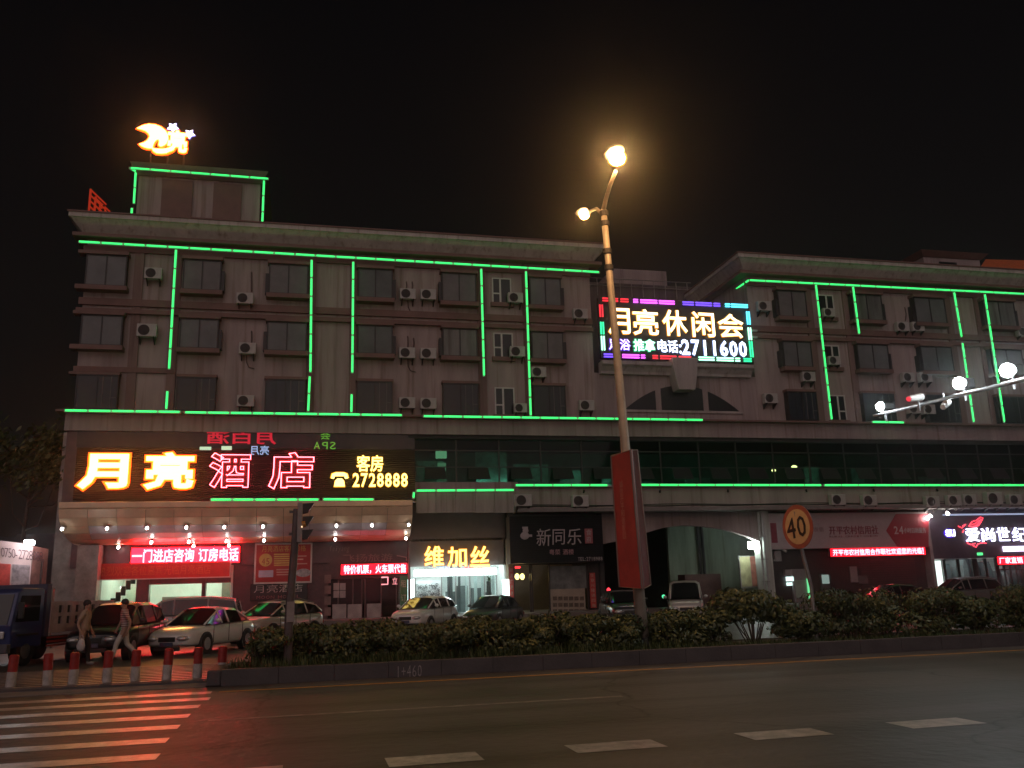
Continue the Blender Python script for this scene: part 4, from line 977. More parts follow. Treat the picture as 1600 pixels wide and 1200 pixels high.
q = rect(1284, 897, 1298, 940, 46.0); MB().box(q[0], q[1], 46.02, 46.19, .45, q[3]).build('cabinet', mat('atm_dark', (.08, .08, .08), .4), t)
q = rect(1285, 898, 1296, 912, 45.97); MB().box(q[0], q[1], 45.99, 46.018, q[2], q[3]).build('screen', glow('atm_dim', (.55, .75, .68), .38), t)
part(pxbox(1329, 885, 1340, 910, 46.1, 46.19), 'bank_notice', mat('bank_notice', (.25, .2, .2), .6))
part(pxbox(1341, 899, 1356, 912, 46.12, 46.19), 'bank_notice', mat('bank_notice2', (.12, .09, .09), .6))
t = thing('wall_box', 'small white box and camera on the bank wall below the fascia', 'wall box', at(1216, 877, 46)); pxbox(1211, 861, 1221, 877, 45.98, 46.19).build('casing', mat('box_grey', (.3, .27, .27), .5), t); MB().cyl(at(1222, 858, 45.7), at(1229, 862, 45.5), .07, .07, 8).build('camera_body', acw_m, t)
# roller shutter lines on the bank
rs_ = MB()
r_ = rect(1345, 872, 1432, 930, 46.15)
for k in range(16): rs_.box(r_[0], r_[1], 46.14, 46.19, r_[2]+(r_[3]-r_[2])*k/16, r_[2]+(r_[3]-r_[2])*(k+.75)/16)
tag(part(rs_, 'roller_shutter', mat('shutter_dark', (.09, .06, .06), .4, .3)), kind='stuff')

# ================================================================== BOUTIQUE
FS = thing('boutique_sign', 'dark boutique fascia with blazing white characters and a red neon bird', 'sign', (X_(1540), 45.6, at(1540, 870, 45.6).z))
r_ = rect(1454, 806, 1640, 871, 45.6)
MB().box(r_[0], r_[1], 45.62, 46.08, r_[2], r_[3]).build('panel', mat('boutique_panel', (.07, .05, .075), .3, var=.3, scale=2), FS)
MB().box(r_[0]+1.0, r_[1], 45.35, 45.6, r_[3]+.04, r_[3]+.12).build('top_lamp', glow('top_lamp', (.6, .68, 1), .55), FS)
wh_f = glow('white_neon', (.9, .94, 1), 5); wh_r = glow('white_bloom_rim', (.45, .4, 1), .8)
for ch, r in (('爱', (1509, 825, 1530, 846)), ('尚', (1534, 825, 1554, 846)), ('世', (1558, 824, 1577, 845)), ('纪', (1582, 824, 1605, 846))):
    letters(ch, rect(*r, 45.5), 45.5, wh_f, FS, 'character', off=.006, depth=.07, rim=wh_r, rimoff=.02, fit=True)
q = rect(1569, 853, 1640, 861, 45.5); MB().box(q[0], q[1], 45.5, 45.61, q[2], q[3]).build('light_bar', glow('lilac_bar', (.8, .74, 1), 3.2), FS)
d = at(1485, 833, 45.5)
o = MB().ball((d.x, 45.56, d.z), .42, .05, .27, 24, 12).build('emblem', glow('violet_disc', (.12, .03, 1), .9), FS)
letters('au', (d.x-.3, d.x+.3, d.z-.16, d.z+.18), 45.5, wh_f, FS, 'emblem_letter', off=.03, depth=.03, fit=True, split=False)
bird = [[(1497, 822), (1503, 825), (1509, 819), (1504, 822)], [(1514, 822), (1519, 815), (1526, 813), (1532, 808), (1536, 809), (1533, 815), (1529, 821), (1522, 824), (1514, 822)], [(1518, 820), (1524, 818), (1530, 813)], [(1520, 823), (1527, 820), (1533, 811)],
        [(1511, 848), (1517, 851), (1524, 849)], [(1520, 852), (1525, 855), (1528, 850), (1535, 848), (1541, 849)], [(1506, 828), (1504, 832)]]
bm = MB()
for ln in bird: bm.tube([at(x, y, 45.52) for x, y in ln], .028, 6)
bm.build('neon_bird', glow('bird_red', (1, .05, .08), 3), FS)
t = thing('exit_sign', 'tiny green running-man style exit lamp under the boutique fascia', 'sign', at(1524, 868, 45.9)); q = rect(1520, 864, 1528, 868, 45.95); MB().box(q[0], q[1], 45.55, 45.6, q[2], q[3]).build('panel', glow('exit_green', (.1, 1, .3), 1.4), t)
ticker('led_ticker', 'red LED ticker at the right edge below the boutique fascia', (1559, 869, 1640, 881), 45.58, '厂家直销 全场特价', (1561, 870, 1638, 880))
zt = at(1520, 873, 46.4).z; fm = MB()
for p in (1457, 1478, 1500, 1524, 1528, 1543, 1560): x = X_(p, Y=46.4); fm.box(x-.09, x+.09, 46.4, 46.5, .45, zt)
for k in range(9): x = X_(1563+k*9, Y=46.4); fm.box(x-.03, x+.03, 46.41, 46.49, .45, zt)
fm.box(X_(1561, Y=46.4), X_(1640, Y=46.4), 46.42, 46.48, 1.9, 1.96); fm.box(X_(1561, Y=46.4), X_(1640, Y=46.4), 46.42, 46.48, 2.6, 2.66)
FF = tag(part(fm, 'boutique_front', fram_m), 'lit glass front of the boutique with dark mullions and pale clothes')
for a, b in ((1457, 1478), (1478, 1500), (1500, 1524), (1528, 1543), (1543, 1560), (1563, 1640)): MB().box(X_(a, Y=46.4)+.095, X_(b, Y=46.4)-.095, 46.44, 46.45, .46, zt-.02).build('pane', gsl, FF)
pxbox(1462, 876, 1474, 940, 46.55, 46.6).build('light_panel', glow('door_white', (.95, 1, .92), 2.2), FF)
pxbox(1455, 878, 1462, 925, 46.54, 46.6).build('warm_panel', glow('door_warm', (.8, .68, .4), .7), FF)
rg = random.Random(8)
for k in range(22):
    px = 1480+rg.uniform(0, 130); x = X_(px, Y=48.5); h = rg.uniform(1.5, 2.9)
    mb = MB(); mb.prism([(x-.2, .6), (x+.2, .6), (x+.17, h*.6+.6), (x+.06, h*.75+.6), (x-.06, h*.75+.6), (x-.17, h*.6+.6)], 'y', 48+rg.uniform(0, 2), 50.2)
    mb.build('garment', mat('garment%d' % (k % 3), ((.05, .05, .06), (.3, .32, .33), (.12, .14, .15))[k % 3], .8), FF)
# small corner spotlights
for px, py, lab in ((1455, 807, 'small white spotlight at the corner where bank and boutique signs meet'), (1482, 803, 'small white spotlight on the top edge of the boutique fascia'), (1450, 811, 'tiny white spotlight at the right end of the bank fascia')):
    t = thing('spotlight', lab, 'spotlight', at(px, py, 45.2), 0, 'spotlights over the shop signs'); p = at(px, py, 45.2); MB().cyl(p, p+Vector((.05, .16, .05)), .06, .09, 10).build('lens', spm, t); MB().tube([p+Vector((.04, .12, .04)), p+Vector((.06, .5, .12))], .02, 5).build('arm', black_m, t)

# ================================================================== ROOFTOP SIGNS
MS = thing('moon_sign', 'glowing rooftop sign of a crescent moon, a character and two white stars', 'sign', at(245, 255, 49))
YM = 49.0
def zc(pts): return [(lambda p: (p.x, p.z))(at(200+x/13.333, 180+y/13.333, YM)) for x, y in pts]
def poly(pts, y0, y1, name, m, par, grow=0):
    if grow:
        n = len(pts); out = []
        ar_ = sum(pts[i][0]*pts[(i+1) % n][1]-pts[(i+1) % n][0]*pts[i][1] for i in range(n)); sg = 1 if ar_ > 0 else -1
        for i in range(n):
            a, b, c = Vector(pts[i-1]), Vector(pts[i]), Vector(pts[(i+1) % n]); e1 = (b-a).normalized(); e2 = (c-b).normalized()
            nn = Vector((e1.y+e2.y, -(e1.x+e2.x))); nn = nn.normalized()*sg if nn.length > 1e-4 else Vector((0, 0)); out.append(tuple(b+nn*grow))
        pts = out
    bm_ = bmesh.new(); vs = [bm_.verts.new((p[0], y0, p[1])) for p in pts]; f = bm_.faces.new(vs)
    r_ = bmesh.ops.extrude_face_region(bm_, geom=[f]); bmesh.ops.translate(bm_, verts=[v for v in r_['geom'] if isinstance(v, bmesh.types.BMVert)], vec=(0, y1-y0, 0))
    bmesh.ops.triangulate(bm_, faces=bm_.faces[:]); bmesh.ops.recalc_face_normals(bm_, faces=bm_.faces[:])
    mb = MB(); bm_.verts.index_update(); mb.add([v.co.copy() for v in bm_.verts], [tuple(v.index for v in f.verts) for f in bm_.faces]); bm_.free()
    return mb.build(name, m, par)
cres = [(190, 275), (310, 222), (430, 192), (560, 203), (680, 248), (780, 325), (832, 410), (842, 500), (800, 590), (740, 632), (680, 655), (640, 622), (655, 565), (640, 505), (590, 512), (550, 560), (522, 620), (510, 690), (440, 690), (360, 675), (300, 650), (235, 605), (330, 580), (410, 530), (458, 450), (430, 380), (360, 322), (280, 295)]
low = [(495, 690), (600, 706), (720, 711), (840, 692), (940, 640), (1010, 655), (930, 735), (820, 785), (700, 800), (590, 790), (525, 745)]
for nm, pts in (('crescent', cres), ('lower_crescent', low)):
    o = poly(zc(pts), YM-.06, YM, nm, or_f, MS); poly(zc(pts), YM+.02, YM+.08, 'rim', or_r, o, grow=.09)  # grown outline behind glows in place of bloom
p0, p1 = at(200+830/13.333, 180+760/13.333, YM), at(200+1235/13.333, 180+365/13.333, YM)
letters('亮', (p0.x, p1.x, p0.z, p1.z), YM-.08, or_f, MS, 'character', off=.04, depth=.06, rim=or_r, rimoff=.05, fit=True)
for sx_, sy_ in ((935, 255), (1280, 395)):
    pts = zc([(sx_+(120 if k % 2 == 0 else 58)*math.cos(k*math.pi/5+.3), sy_+(95 if k % 2 == 0 else 48)*math.sin(k*math.pi/5+.3)) for k in range(10)])
    o = poly(pts, YM-.06, YM, 'star', glow('star_white', (.85, .85, 1), 6), MS); poly(pts, YM+.02, YM+.06, 'rim', glow('star_bloom_rim', (.16, .10, .9), .7), o, grow=.07)  # violet bloom of the star built as a wider glowing outline
fr_ = MB(); base_z = 25.0
for px in (236, 262, 288): p = at(px, 235, YM+.15); fr_.cyl((p.x, YM+.15, base_z), (p.x, YM+.15, p.z+.4), .05, .05, 6)
fr_.cyl((at(225, 235, YM).x, YM+.15, base_z+.5), (at(298, 235, YM).x, YM+.15, base_z+.5), .04, .04, 6)
fr_.build('support_frame', mat('dark_steel', (.05, .04, .04), .5), MS)
q = at(235, 242, YM); MB().box(q.x-.02, q.x+.03, YM, YM+.04, q.z-.1, q.z+.08).build('glint', steel_m, MS); 
# side-on red roof letters
RL = thing('side_roof_sign', 'red lattice rooftop sign seen edge-on at the left roof corner', 'sign', at(150, 342, 50))
rm_ = glow('dim_roof_red', (1, .06, .02), .32)
for k in range(4):
    y = 47.2+k*2.6; px = 139+k*8.5; zt_ = at(px, 293+k*12, y).z; zb_ = 20.95; x = at(px, 330, y).x
    mb = MB(); hgt = zt_-zb_
    for j in range(7):
        z = zb_+hgt*j/6.4; mb.cyl((x, y, z), (x+.35, y+2.0, z+.1), .05, .05, 5)
    for j in range(4):
        f_ = j/3; mb.cyl((x+.35*f_, y+2.0*f_, zb_+.1), (x+.35*f_, y+2.0*f_, zb_+hgt*(.96-.06*j)), .06, .06, 5)
    mb.build('letter', rm_, RL); MB().cyl((x+.2, y+2.2, 20.9), (x+.2, y+2.2, zt_), .05, .05, 5).build('post', black_m, RL)
# orange sheet roof at the right edge
t = thing('orange_roof', 'orange lit sheet roof rising behind the right wing cornice', 'roof', at(1575, 430, 60))
a, b, c_, d_ = at(1540, 405, 62), at(1680, 409, 62), at(1680, 426, 60), at(1532, 417, 60)
MB().add([a, b, c_, d_, a-Vector((0, 0, .2)), b-Vector((0, 0, .2)), c_-Vector((0, 0, .2)), d_-Vector((0, 0, .2))], [(3, 2, 1, 0), (4, 5, 6, 7), (0, 1, 5, 4), (1, 2, 6, 5), (2, 3, 7, 6), (3, 0, 4, 7)]).build('sheet', mat('orange_sheet', (.62, .16, .06), .6, var=.15), t)
MB().box(d_.x+1, c_.x, 60.5, 62.5, 20.5, min(a.z, d_.z)-.25).build('wall', dark_m, t)

# ================================================================== CENTRE LED SIGN
LS = thing('leisure_sign', 'large billboard with white-yellow characters, coloured border lights and phone number between the wings', 'sign', (at(1056, 565, 45.6).x, 45.6, at(1056, 565, 45.6).z))
YS = 45.45
r_ = rect(938, 470, 1174, 562, YS)
MB().box(r_[0], r_[1], YS+.1, YS+.35, r_[2], r_[3]).build('board', mat('led_board', (.02, .018, .022), .4), LS)
sf = MB()
for x in (r_[0]+1, (r_[0]+r_[1])/2, r_[1]-1): sf.box(x-.06, x+.06, YS+.36, YS+.5, 13.87, r_[3]); sf.cyl((x, YS+.5, r_[3]-.4), (x, YS+2.2, 13.3), .05, .05, 6)
sf.build('support_frame', fram_m, LS)
for ch, r in (('月', (951, 482, 984, 521)), ('亮', (990, 484, 1028, 523)), ('休', (1036, 485, 1073, 524)), ('闲', (1082, 488, 1116, 526)), ('会', (1123, 491, 1161, 527))):
    letters(ch, rect(*r, YS), YS, glow('cream_led', (1, .78, .40), 4.5), LS, 'character', off=.010, depth=.06, rim=glow('cream_bloom_rim', (1, .36, .02), 1.3), rimoff=.022, fit=True)
letters('足浴', rect(951, 529, 985, 547, YS), YS, glow('violet_led', (.75, .62, 1), 2.4), LS, 'character', off=.015, depth=.05, rim=glow('violet_bloom_rim', (.14, .02, 1), .8), rimoff=.06)
letters('推拿', rect(990, 530, 1024, 549, YS), YS, glow('mint_led', (.62, 1, .85), 2.4), LS, 'character', off=.02, depth=.05, rim=glow('mint_bloom_rim', (.01, .75, .28), .8), rimoff=.06)
wl, wr = glow('white_led', (.85, .95, 1), 4), glow('blue_bloom_rim', (.25, .4, 1), .8)
letters('电话:', rect(1026, 531, 1066, 551, YS), YS, wl, LS, 'character', off=.012, depth=.05, rim=wr, rimoff=.03)
letters('2711600', rect(1064, 532, 1168, 555, YS), YS, wl, LS, 'digit', off=.02, depth=.05, rim=wr, rimoff=.03)
def seg(px0, px1, where, col, s, nm, yy=None, gap=1):
    m_ = glow('border_'+nm, col, s); Y = YS
    if where in 'tb':
        z = r_[3]-.12 if where == 't' else r_[2]+.12
        xa, xb = at(px0, 475 if where == 't' else 560, Y).x, at(px1, 475 if where == 't' else 560, Y).x
        for dz in (-.07, .07): MB().cyl((xa, Y, z+dz), (xb, Y, z+dz), .045, .045, 6).build('border_tube', m_, LS)
    else:
        x = r_[0]+.12 if where == 'l' else r_[1]-.12
        za, zb_ = at(940 if where == 'l' else 1172, px0, Y).z, at(940 if where == 'l' else 1172, px1, Y).z
        for dx in (-.07, .07): MB().cyl((x+dx, Y, za), (x+dx, Y, zb_), .045, .045, 6).build('border_tube', m_, LS)
red_, mag, vio, cyn, gre, wg = ((1, .03, .05), 1.4, 'red'), ((.85, .10, 1), 2.6, 'magenta'), ((.18, .08, 1), 1.8, 'violet'), ((.10, .75, 1), 2.6, 'cyan'), ((.03, .9, .35), 1.8, 'green'), ((.4, 1, .65), 2.6, 'mint')
for a, b, wh_, c_ in ((942, 966, 't', red_), (970, 982, 't', red_), (990, 997, 't', mag), (1001, 1027, 't', mag), (1030, 1054, 't', mag), (1067, 1084, 't', vio), (1087, 1112, 't', vio), (1115, 1125, 't', vio), (1133, 1140, 't', cyn), (1142, 1168, 't', cyn),
                      (944, 970, 'b', vio), (973, 999, 'b', mag), (1002, 1008, 'b', mag), (1020, 1028, 'b', red_), (1032, 1057, 'b', red_), (1061, 1080, 'b', red_), (1092, 1116, 'b', wg), (1120, 1146, 'b', wg), (1149, 1156, 'b', wg), (1162, 1174, 'b', gre),
                      (476, 495, 'l', red_), (503, 522, 'l', gre), (525, 547, 'l', wg), (487, 507, 'r', cyn), (512, 531, 'r', wg), (533, 558, 'r', gre)):
    seg(a, b, wh_, *c_)
for z in (516, 526): p = at(1177, z, YS); MB().box(p.x-.25, p.x+.3, YS+.05, YS+.12, p.z-.06, p.z+.06).build('bracket', mat('pale_steel', (.5, .55, .52), .4), LS)
# ================================================================== STREET LAMP
polem = mat('lamp_pole_paint', (.40, .34, .28), .5, .2, var=.2, scale=3)
P0 = Vector((at(1003, 958, 19).x, 19, .2)); P1 = at(943, 328, 19)
SLm = thing('street_lamp', 'tall double-headed street lamp with two glowing sodium heads rising from the hedge', 'street lamp', P0)
def pl(t): return P0.lerp(P1, t)
MB().tube([pl(i/8) for i in range(9)], [.135-.062*i/8 for i in range(9)], 14).build('pole', polem, SLm, smooth=True)
for t_ in (.855, .895, .965, .99): MB().tube([pl(t_-.006), pl(t_+.006)], .11, 12).build('clamp', fram_m, SLm)
MB().cyl(P0-Vector((0, 0, .02)), P0+Vector((0, 0, .25)), .22, .17, 12).build('base', fram_m, SLm)
armU = [P1, at(947, 310, 18.7), at(953, 290, 18.2), at(962, 268, 17.4)]
MB().tube(armU, [.06, .055, .05, .045], 8).build('arm', polem, SLm, smooth=True)
armL = [pl(.985), at(932, 326, 19.4), at(922, 330, 19.8), at(918, 335, 20.2)]
MB().tube(armL, [.05, .04, .04, .035], 8).build('arm', polem, SLm, smooth=True)
sod = glow('sodium_lamp', (1, .51, .17), 620); sod2 = glow('sodium_lamp_small', (1, .51, .17), 300)
def halo_glass(name, col, s):                 # see-through shell with orange emission added to imitate the lamp's halo
    m = bpy.data.materials.new(name); m.use_nodes = True; n = m.node_tree.nodes; l = m.node_tree.links; n.clear()
    t = n.new('ShaderNodeBsdfTransparent'); e = n.new('ShaderNodeEmission'); e.inputs[0].default_value = (*col, 1); e.inputs[1].default_value = s
    a = n.new('ShaderNodeAddShader'); o = n.new('ShaderNodeOutputMaterial'); l.new(t.outputs[0], a.inputs[0]); l.new(e.outputs[0], a.inputs[1]); l.new(a.outputs[0], o.inputs[0]); return m
hal1 = halo_glass('halo_shell', (1, .42, .05), .5)
for c_, mm, s in ((at(963, 249, 17.0), sod, 1.), (at(912, 337, 20.4), sod2, .72)):
    h = MB().ball(c_+Vector((.02, .16, .25*s)), .22*s, .34*s, .10*s, 16, 8).build('lamp_head', mat('lamp_housing', (.25, .24, .22), .5), SLm, smooth=True)
    MB().ball(c_-Vector((0, .05, 0)), .17*s, .17*s, .15*s, 18, 10).build('bulb', mm, h, smooth=True)
    MB().ball(c_-Vector((0, .05, 0)), .215*s, .215*s, .19*s, 24, 14).build('halo_bowl', hal1, h, smooth=True)
# red street banner boards on the lamp pole
BN = thing('street_banner', 'pair of tall faded red advertising boards strapped to the street lamp pole', 'banner', (7.1, 18.9, 1.3))
banr = mat('banner_red', (.52, .055, .045), .6, var=.25, scale=1.5)
a0, a1, b1, b0 = at(955, 713, 18.85), at(985, 703, 18.0), at(1003, 920, 18.0), at(968, 917, 18.85)
def board(p, q, r, s, th, m_, nm, par):
    n_ = (q-p).cross(s-p).normalized()*th
    return MB().add([p, q, r, s, p+n_, q+n_, r+n_, s+n_], [(0, 1, 2, 3), (7, 6, 5, 4), (0, 4, 5, 1), (1, 5, 6, 2), (2, 6, 7, 3), (3, 7, 4, 0)]).build(nm, m_, par)
fb = board(a0, a1, b1, b0, .03, banr, 'front_board', BN)
c0, c1, d1, d0 = at(986, 704, 18.05), at(995, 703, 19.3), at(1016, 914, 19.3), at(1005, 920, 18.05)
board(c0, c1, d1, d0, .03, mat('banner_dark', (.16, .035, .035), .6, var=.3), 'rear_board', BN)
fm = MB(); fm.tube([a0, a1, b1, b0, a0], .022, 5); fm.tube([c0, c1, d1, d0, c0], .03, 5); fm.build('frame', mat('banner_frame', (.3, .22, .2), .5, .4), BN)
for k, y_ in enumerate((735, 800, 880)): MB().cyl(at(985+k*6, y_, 18.1), at(985+k*6, y_, 19.1), .025, .025, 6).build('strap', steel_m, BN)
u_ = (a1-a0); v_ = (b0-a0); nrm = u_.cross(v_).normalized()
fl = MB()
for k, ch in enumerate('诚信开平和谐家园'):
    vs, fs = glyph(ch, 0, .002); cc = a0+u_*.34+v_*(.26+.055*k)
    fl.add([cc+u_.normalized()*(v[0]*.17)-v_.normalized()*(v[1]*.17)-nrm*(.012+v[2]*.2) for v in vs], fs)
fl.build('lettering', mat('banner_ink', (.62, .26, .19), .6), BN)

# ================================================================== TRAFFIC LIGHT
TL = thing('traffic_light', 'side-on traffic light on a slim dark pole standing in the hedge', 'traffic light', (-.22, 18.6, .2))
pt_ = at(463, 795, 18.6); pb_ = at(451, 985, 18.6)
tp = mat('signal_pole', (.13, .10, .095), .5, .3, var=.3, scale=3)
MB().tube([(pb_.x, 18.6, .2), (pb_.x, 18.6, 1.2), at(460, 860, 18.6), pt_], [.085, .085, .075, .06], 10).build('pole', tp, TL)
MB().tube([at(469, 800, 18.6)-Vector((.12, 0, 0)), at(470, 858, 18.6)-Vector((.14, 0, 0))], .018, 6).build('conduit', tp, TL)
hx0, hx1, hz0, hz1 = rect(466, 786, 470, 848, 18.6)
hd = MB().box(hx0-.02, hx1+.03, 18.45, 18.78, hz0, hz1).build('signal_head', mat('signal_white_edge', (.3, .27, .26), .5), TL, bevel=.015)
hh = (hz1-hz0)/3
for i in range(3):
    zt_ = hz1-hh*i
    MB().prism([(hx1+.031, zt_-.02), (hx1+.25, zt_-.01), (hx1+.14, zt_-hh*.72), (hx1+.031, zt_-hh*.8)], 'y', 18.47, 18.76).build('visor', mat('visor_black', (.02, .017, .016), .45), hd)
MB().cyl((hx1+.031, 18.45, (hz0+hz1)/2-.05), (hx1+.10, 18.44, (hz0+hz1)/2-.03), .07, .06, 10).build('lens', mat('amber_lens', (.5, .22, .04), .2), hd)
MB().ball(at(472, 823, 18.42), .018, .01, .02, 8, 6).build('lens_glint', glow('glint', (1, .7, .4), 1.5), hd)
MB().box(hx0-.18, hx0-.02, 18.58, 18.62, hz0+.15, hz0+.2).build('bracket', tp, TL); MB().box(hx0-.18, hx0-.02, 18.58, 18.62, hz1-.2, hz1-.15).build('bracket', tp, TL)
pxbox(448, 940, 460, 972, 18.48, 18.50).build('pole_sticker', mat('sticker', (.3, .25, .23), .6, var=.3), TL)

# ================================================================== SPEED SIGN
SS = thing('speed_sign', 'round yellowish speed limit sign reading 40 with a red rim on a grey post', 'traffic sign', (11.2, 18.6, .2))
cs = at(1246, 823, 18.6); rr = .50; ang = R(-79)
rot = Matrix.Rotation(ang, 4, 'Z') @ Matrix.Rotation(R(-5), 4, 'Y')
def disc(r, y0, y1, n=36):
    return MB().cyl((0, y0, 0), (0, y1, 0), r, r, n)
def xf(mb): mb.v = [tuple(cs + (rot @ Vector(v))) for v in mb.v]; return mb
xf(disc(rr, 0, .012)).build('rim', mat('sign_red', (.33, .09, .055), .5, var=.15, scale=4), SS)
xf(disc(rr*.80, -.006, -.0005)).build('face', mat('sign_cream', (.62, .44, .22), .5, var=.12, scale=4), SS)
for k, ch in enumerate('40'):
    vs, fs = glyph(ch, .012, .004); mb = MB().add([((v[0]-.30)*.62+(-.17 if k == 0 else .17), -.012-v[2]*.5, (v[1]-.355)*.66) for v in vs], fs); xf(mb).build('digit', mat('sign_black', (.012, .01, .01), .5), SS)
pbs = at(1268, 935, 18.7); MB().tube([(pbs.x, 18.66, .2), (pbs.x, 18.66, 1.4), cs+Vector((.05, .06, -.3)), cs+Vector((.02, .05, .35))], .042, 10).build('post', steel_m, SS)

# ================================================================== LAMP ARM (right)
LA = thing('camera_gantry', 'grey mast arm reaching over the road with three white flood lamps and cameras', 'gantry', (18.2, -2, 0))
tip = at(1365, 650, 19); far = at(1600, 593, 15.2); d_ = (far-tip).normalized(); end = tip+d_*((18+2)/abs(d_.y)) if abs(d_.y) > .1 else far
end = tip+(far-tip)*(21/abs((far-tip).y))
LA.location = (end.x, end.y, 0)
gm_ = mat('mast_grey', (.24, .24, .25), .5, .3, var=.15, scale=3)
MB().tube([tip, tip.lerp(end, .25), tip.lerp(end, .5), end], [.035, .055, .085, .13], 12).build('arm', gm_, LA, smooth=True)
MB().cyl((end.x, end.y, 0), (end.x, end.y, end.z+.3), .18, .15, 14).build('mast', gm_, LA)
fl_m = glow('mast_flood', (.86, .96, 1), 120)
for px, py, Y, s in ((1377, 636, 18.8, .115), (1500, 600, 16.85, .15), (1575, 580, 15.65, .165)):
    c_ = at(px, py, Y); base = at(px-6, py+16 if px > 1400 else py+12, Y)
    h = MB().box(c_.x-.05, c_.x+.28, c_.y-.16, c_.y+.16, c_.z-s*.8, c_.z+s*.8).build('flood_lamp', fram_m, LA, bevel=.03)
    MB().ball(c_-Vector((.06, .06, 0)), s, s*.9, s*.92, 16, 10).build('lens', fl_m, h, smooth=True)
    MB().cyl(c_-Vector((-.1, 0, s*.7)), c_-Vector((-.1, 0, s*.7+.28)), .03, .03, 6).build('stem', gm_, LA)
for px, py, Y, L_, col in ((1440, 620, 17.6, .42, 'red'), (1481, 628, 17.1, .22, 'white')):
    c_ = at(px, py, Y); q = c_-Vector((L_, .1, .08 if col == 'red' else .14))
    cm = MB().cyl(c_, q, .085, .07, 10).build('camera', acw_m, LA)
    MB().cyl(q, q-Vector((.03, .01, .008)), .06, .06, 10).build('camera_lens', glow('cam_red', (1, .05, .08), .9) if col == 'red' else mat('cam_lens', (.6, .6, .62), .3), cm)
    MB().cyl(c_-Vector((.1, 0, .05)), c_-Vector((.1, 0, .32 if col == 'red' else -.2)), .025, .025, 6).build('camera_stem', gm_, LA)

# ================================================================== BOLLARDS
def make_bollard():
    t = thing('bollard', 'x', 'bollard', (0, 0, 0), 0, 'red and white bollards along the kerb')
    MB().cyl((0, 0, 0), (0, 0, .28), .088, .086, 14).build('white_base', mat('bollard_white', (.5, .45, .42), .5, var=.3, scale=9), t, local=True, smooth=False)
    mb = MB().cyl((0, 0, .281), (0, 0, .565), .085, .084, 14); mb.cyl((0, 0, .566), (0, 0, .585), .083, .06, 14); mb.build('red_top', mat('bollard_red', (.34, .03, .025), .45, var=.3, scale=9), t, local=True)
    return t
b0_ = make_bollard()
for i, (px, py) in enumerate(((23, 1072), (72, 1072), (112, 1070), (164, 1068), (208, 1066), (257, 1064), (305, 1062), (344, 1060))):
    o = b0_ if i == 0 else copy_tree(b0_)
    q = gr(px, py, .04); o.location = (q.x, 19.0+.004*i, .036); o.rotation_euler = (R(random.uniform(-1.5, 1.5)), R(random.uniform(-2.5, 2.5)), random.uniform(0, 6))
    o['label'] = ['leftmost red and white bollard on the kerb', 'second red and white bollard from the left', 'third red and white bollard, below the walker with the plastic bag', 'fourth red and white bollard, left of the walker in white trousers', 'fifth red and white bollard, right of the walker in white trousers',
                  'sixth red and white bollard, in front of the white sedan bumper', 'seventh red and white bollard, in front of the white sedan wheel', 'rightmost red and white bollard beside the end of the hedge'][i]

# ================================================================== BILLBOARD at far left
BBd = thing('billboard', 'lit red and pale hotel billboard with a phone number at the far left edge', 'billboard', (-11.5, 38, 0))
q = [at(-70, 836, 37), at(52, 851, 38), at(46, 921, 38), at(-70, 921, 37)]
bd = board(q[0], q[1], q[2], q[3], .08, mat('bill_pink', (.62, .42, .40), .5, var=.1), 'board', BBd)
def bp(u, v): return q[0].lerp(q[1], u).lerp(q[3].lerp(q[2], u), v)
bn_ = (q[1]-q[0]).cross(q[3]-q[0]).normalized()
def patch(u0, v0, u1, v1, m_, nm, off=.01): 
    o_ = -bn_*off if bn_.y > 0 else bn_*off
    return MB().add([bp(u0, v0)+o_, bp(u1, v0)+o_, bp(u1, v1)+o_, bp(u0, v1)+o_], [(0, 1, 2, 3)]).build(nm, m_, bd)
patch(0, .47, .72, 1, mat('bill_red', (.52, .06, .05), .5, var=.5, scale=2.2), 'picture'); patch(.74, .47, .98, .98, mat('bill_photo', (.34, .26, .27), .5, var=.7, scale=3), 'picture', .012)
mb = MB(); o_ = -bn_*.02 if bn_.y > 0 else bn_*.02
uu = (q[1]-q[0]).normalized(); vv = (q[0]-q[3]).normalized(); xx = 0
for ch in '0750-2728888':
    vs, fs = glyph(ch, -.01, .002); cc = bp(.58, .33)+uu*xx+o_; mb.add([cc+uu*(v[0]*.30)+vv*(v[1]*.52) for v in vs], fs); xx += .11 if ch in '-' else .122
mb.build('lettering', mat('bill_ink', (.12, .05, .06), .6), bd)
s0 = [at(53, 853, 38.02), at(76, 858, 38.6), at(71, 920, 38.6), at(47, 921, 38.02)]
board(*s0, .08, mat('bill_side', (.30, .12, .10), .5, var=.5, scale=2.5), 'side_board', BBd)
bk = MB()
for px in (-40, 20, 60): p = at(px, 915, 38.2); bk.cyl((p.x, 38.4, 0), (p.x, 38.4, p.z+1), .06, .06, 8)
bk.build('post', fram_m, BBd)
lp_ = at(43, 848, 37.2); MB().box(lp_.x-.12, lp_.x+.2, 37.15, 37.4, lp_.z-.07, lp_.z+.09).build('lamp', glow('bill_lamp', (.92, .95, 1), 60), BBd, bevel=.03)
MB().tube([lp_+Vector((0, .1, .1)), lp_+Vector((0, .6, .16)), lp_+Vector((0, .9, -.1))], .025, 6).build('lamp_arm', fram_m, BBd)
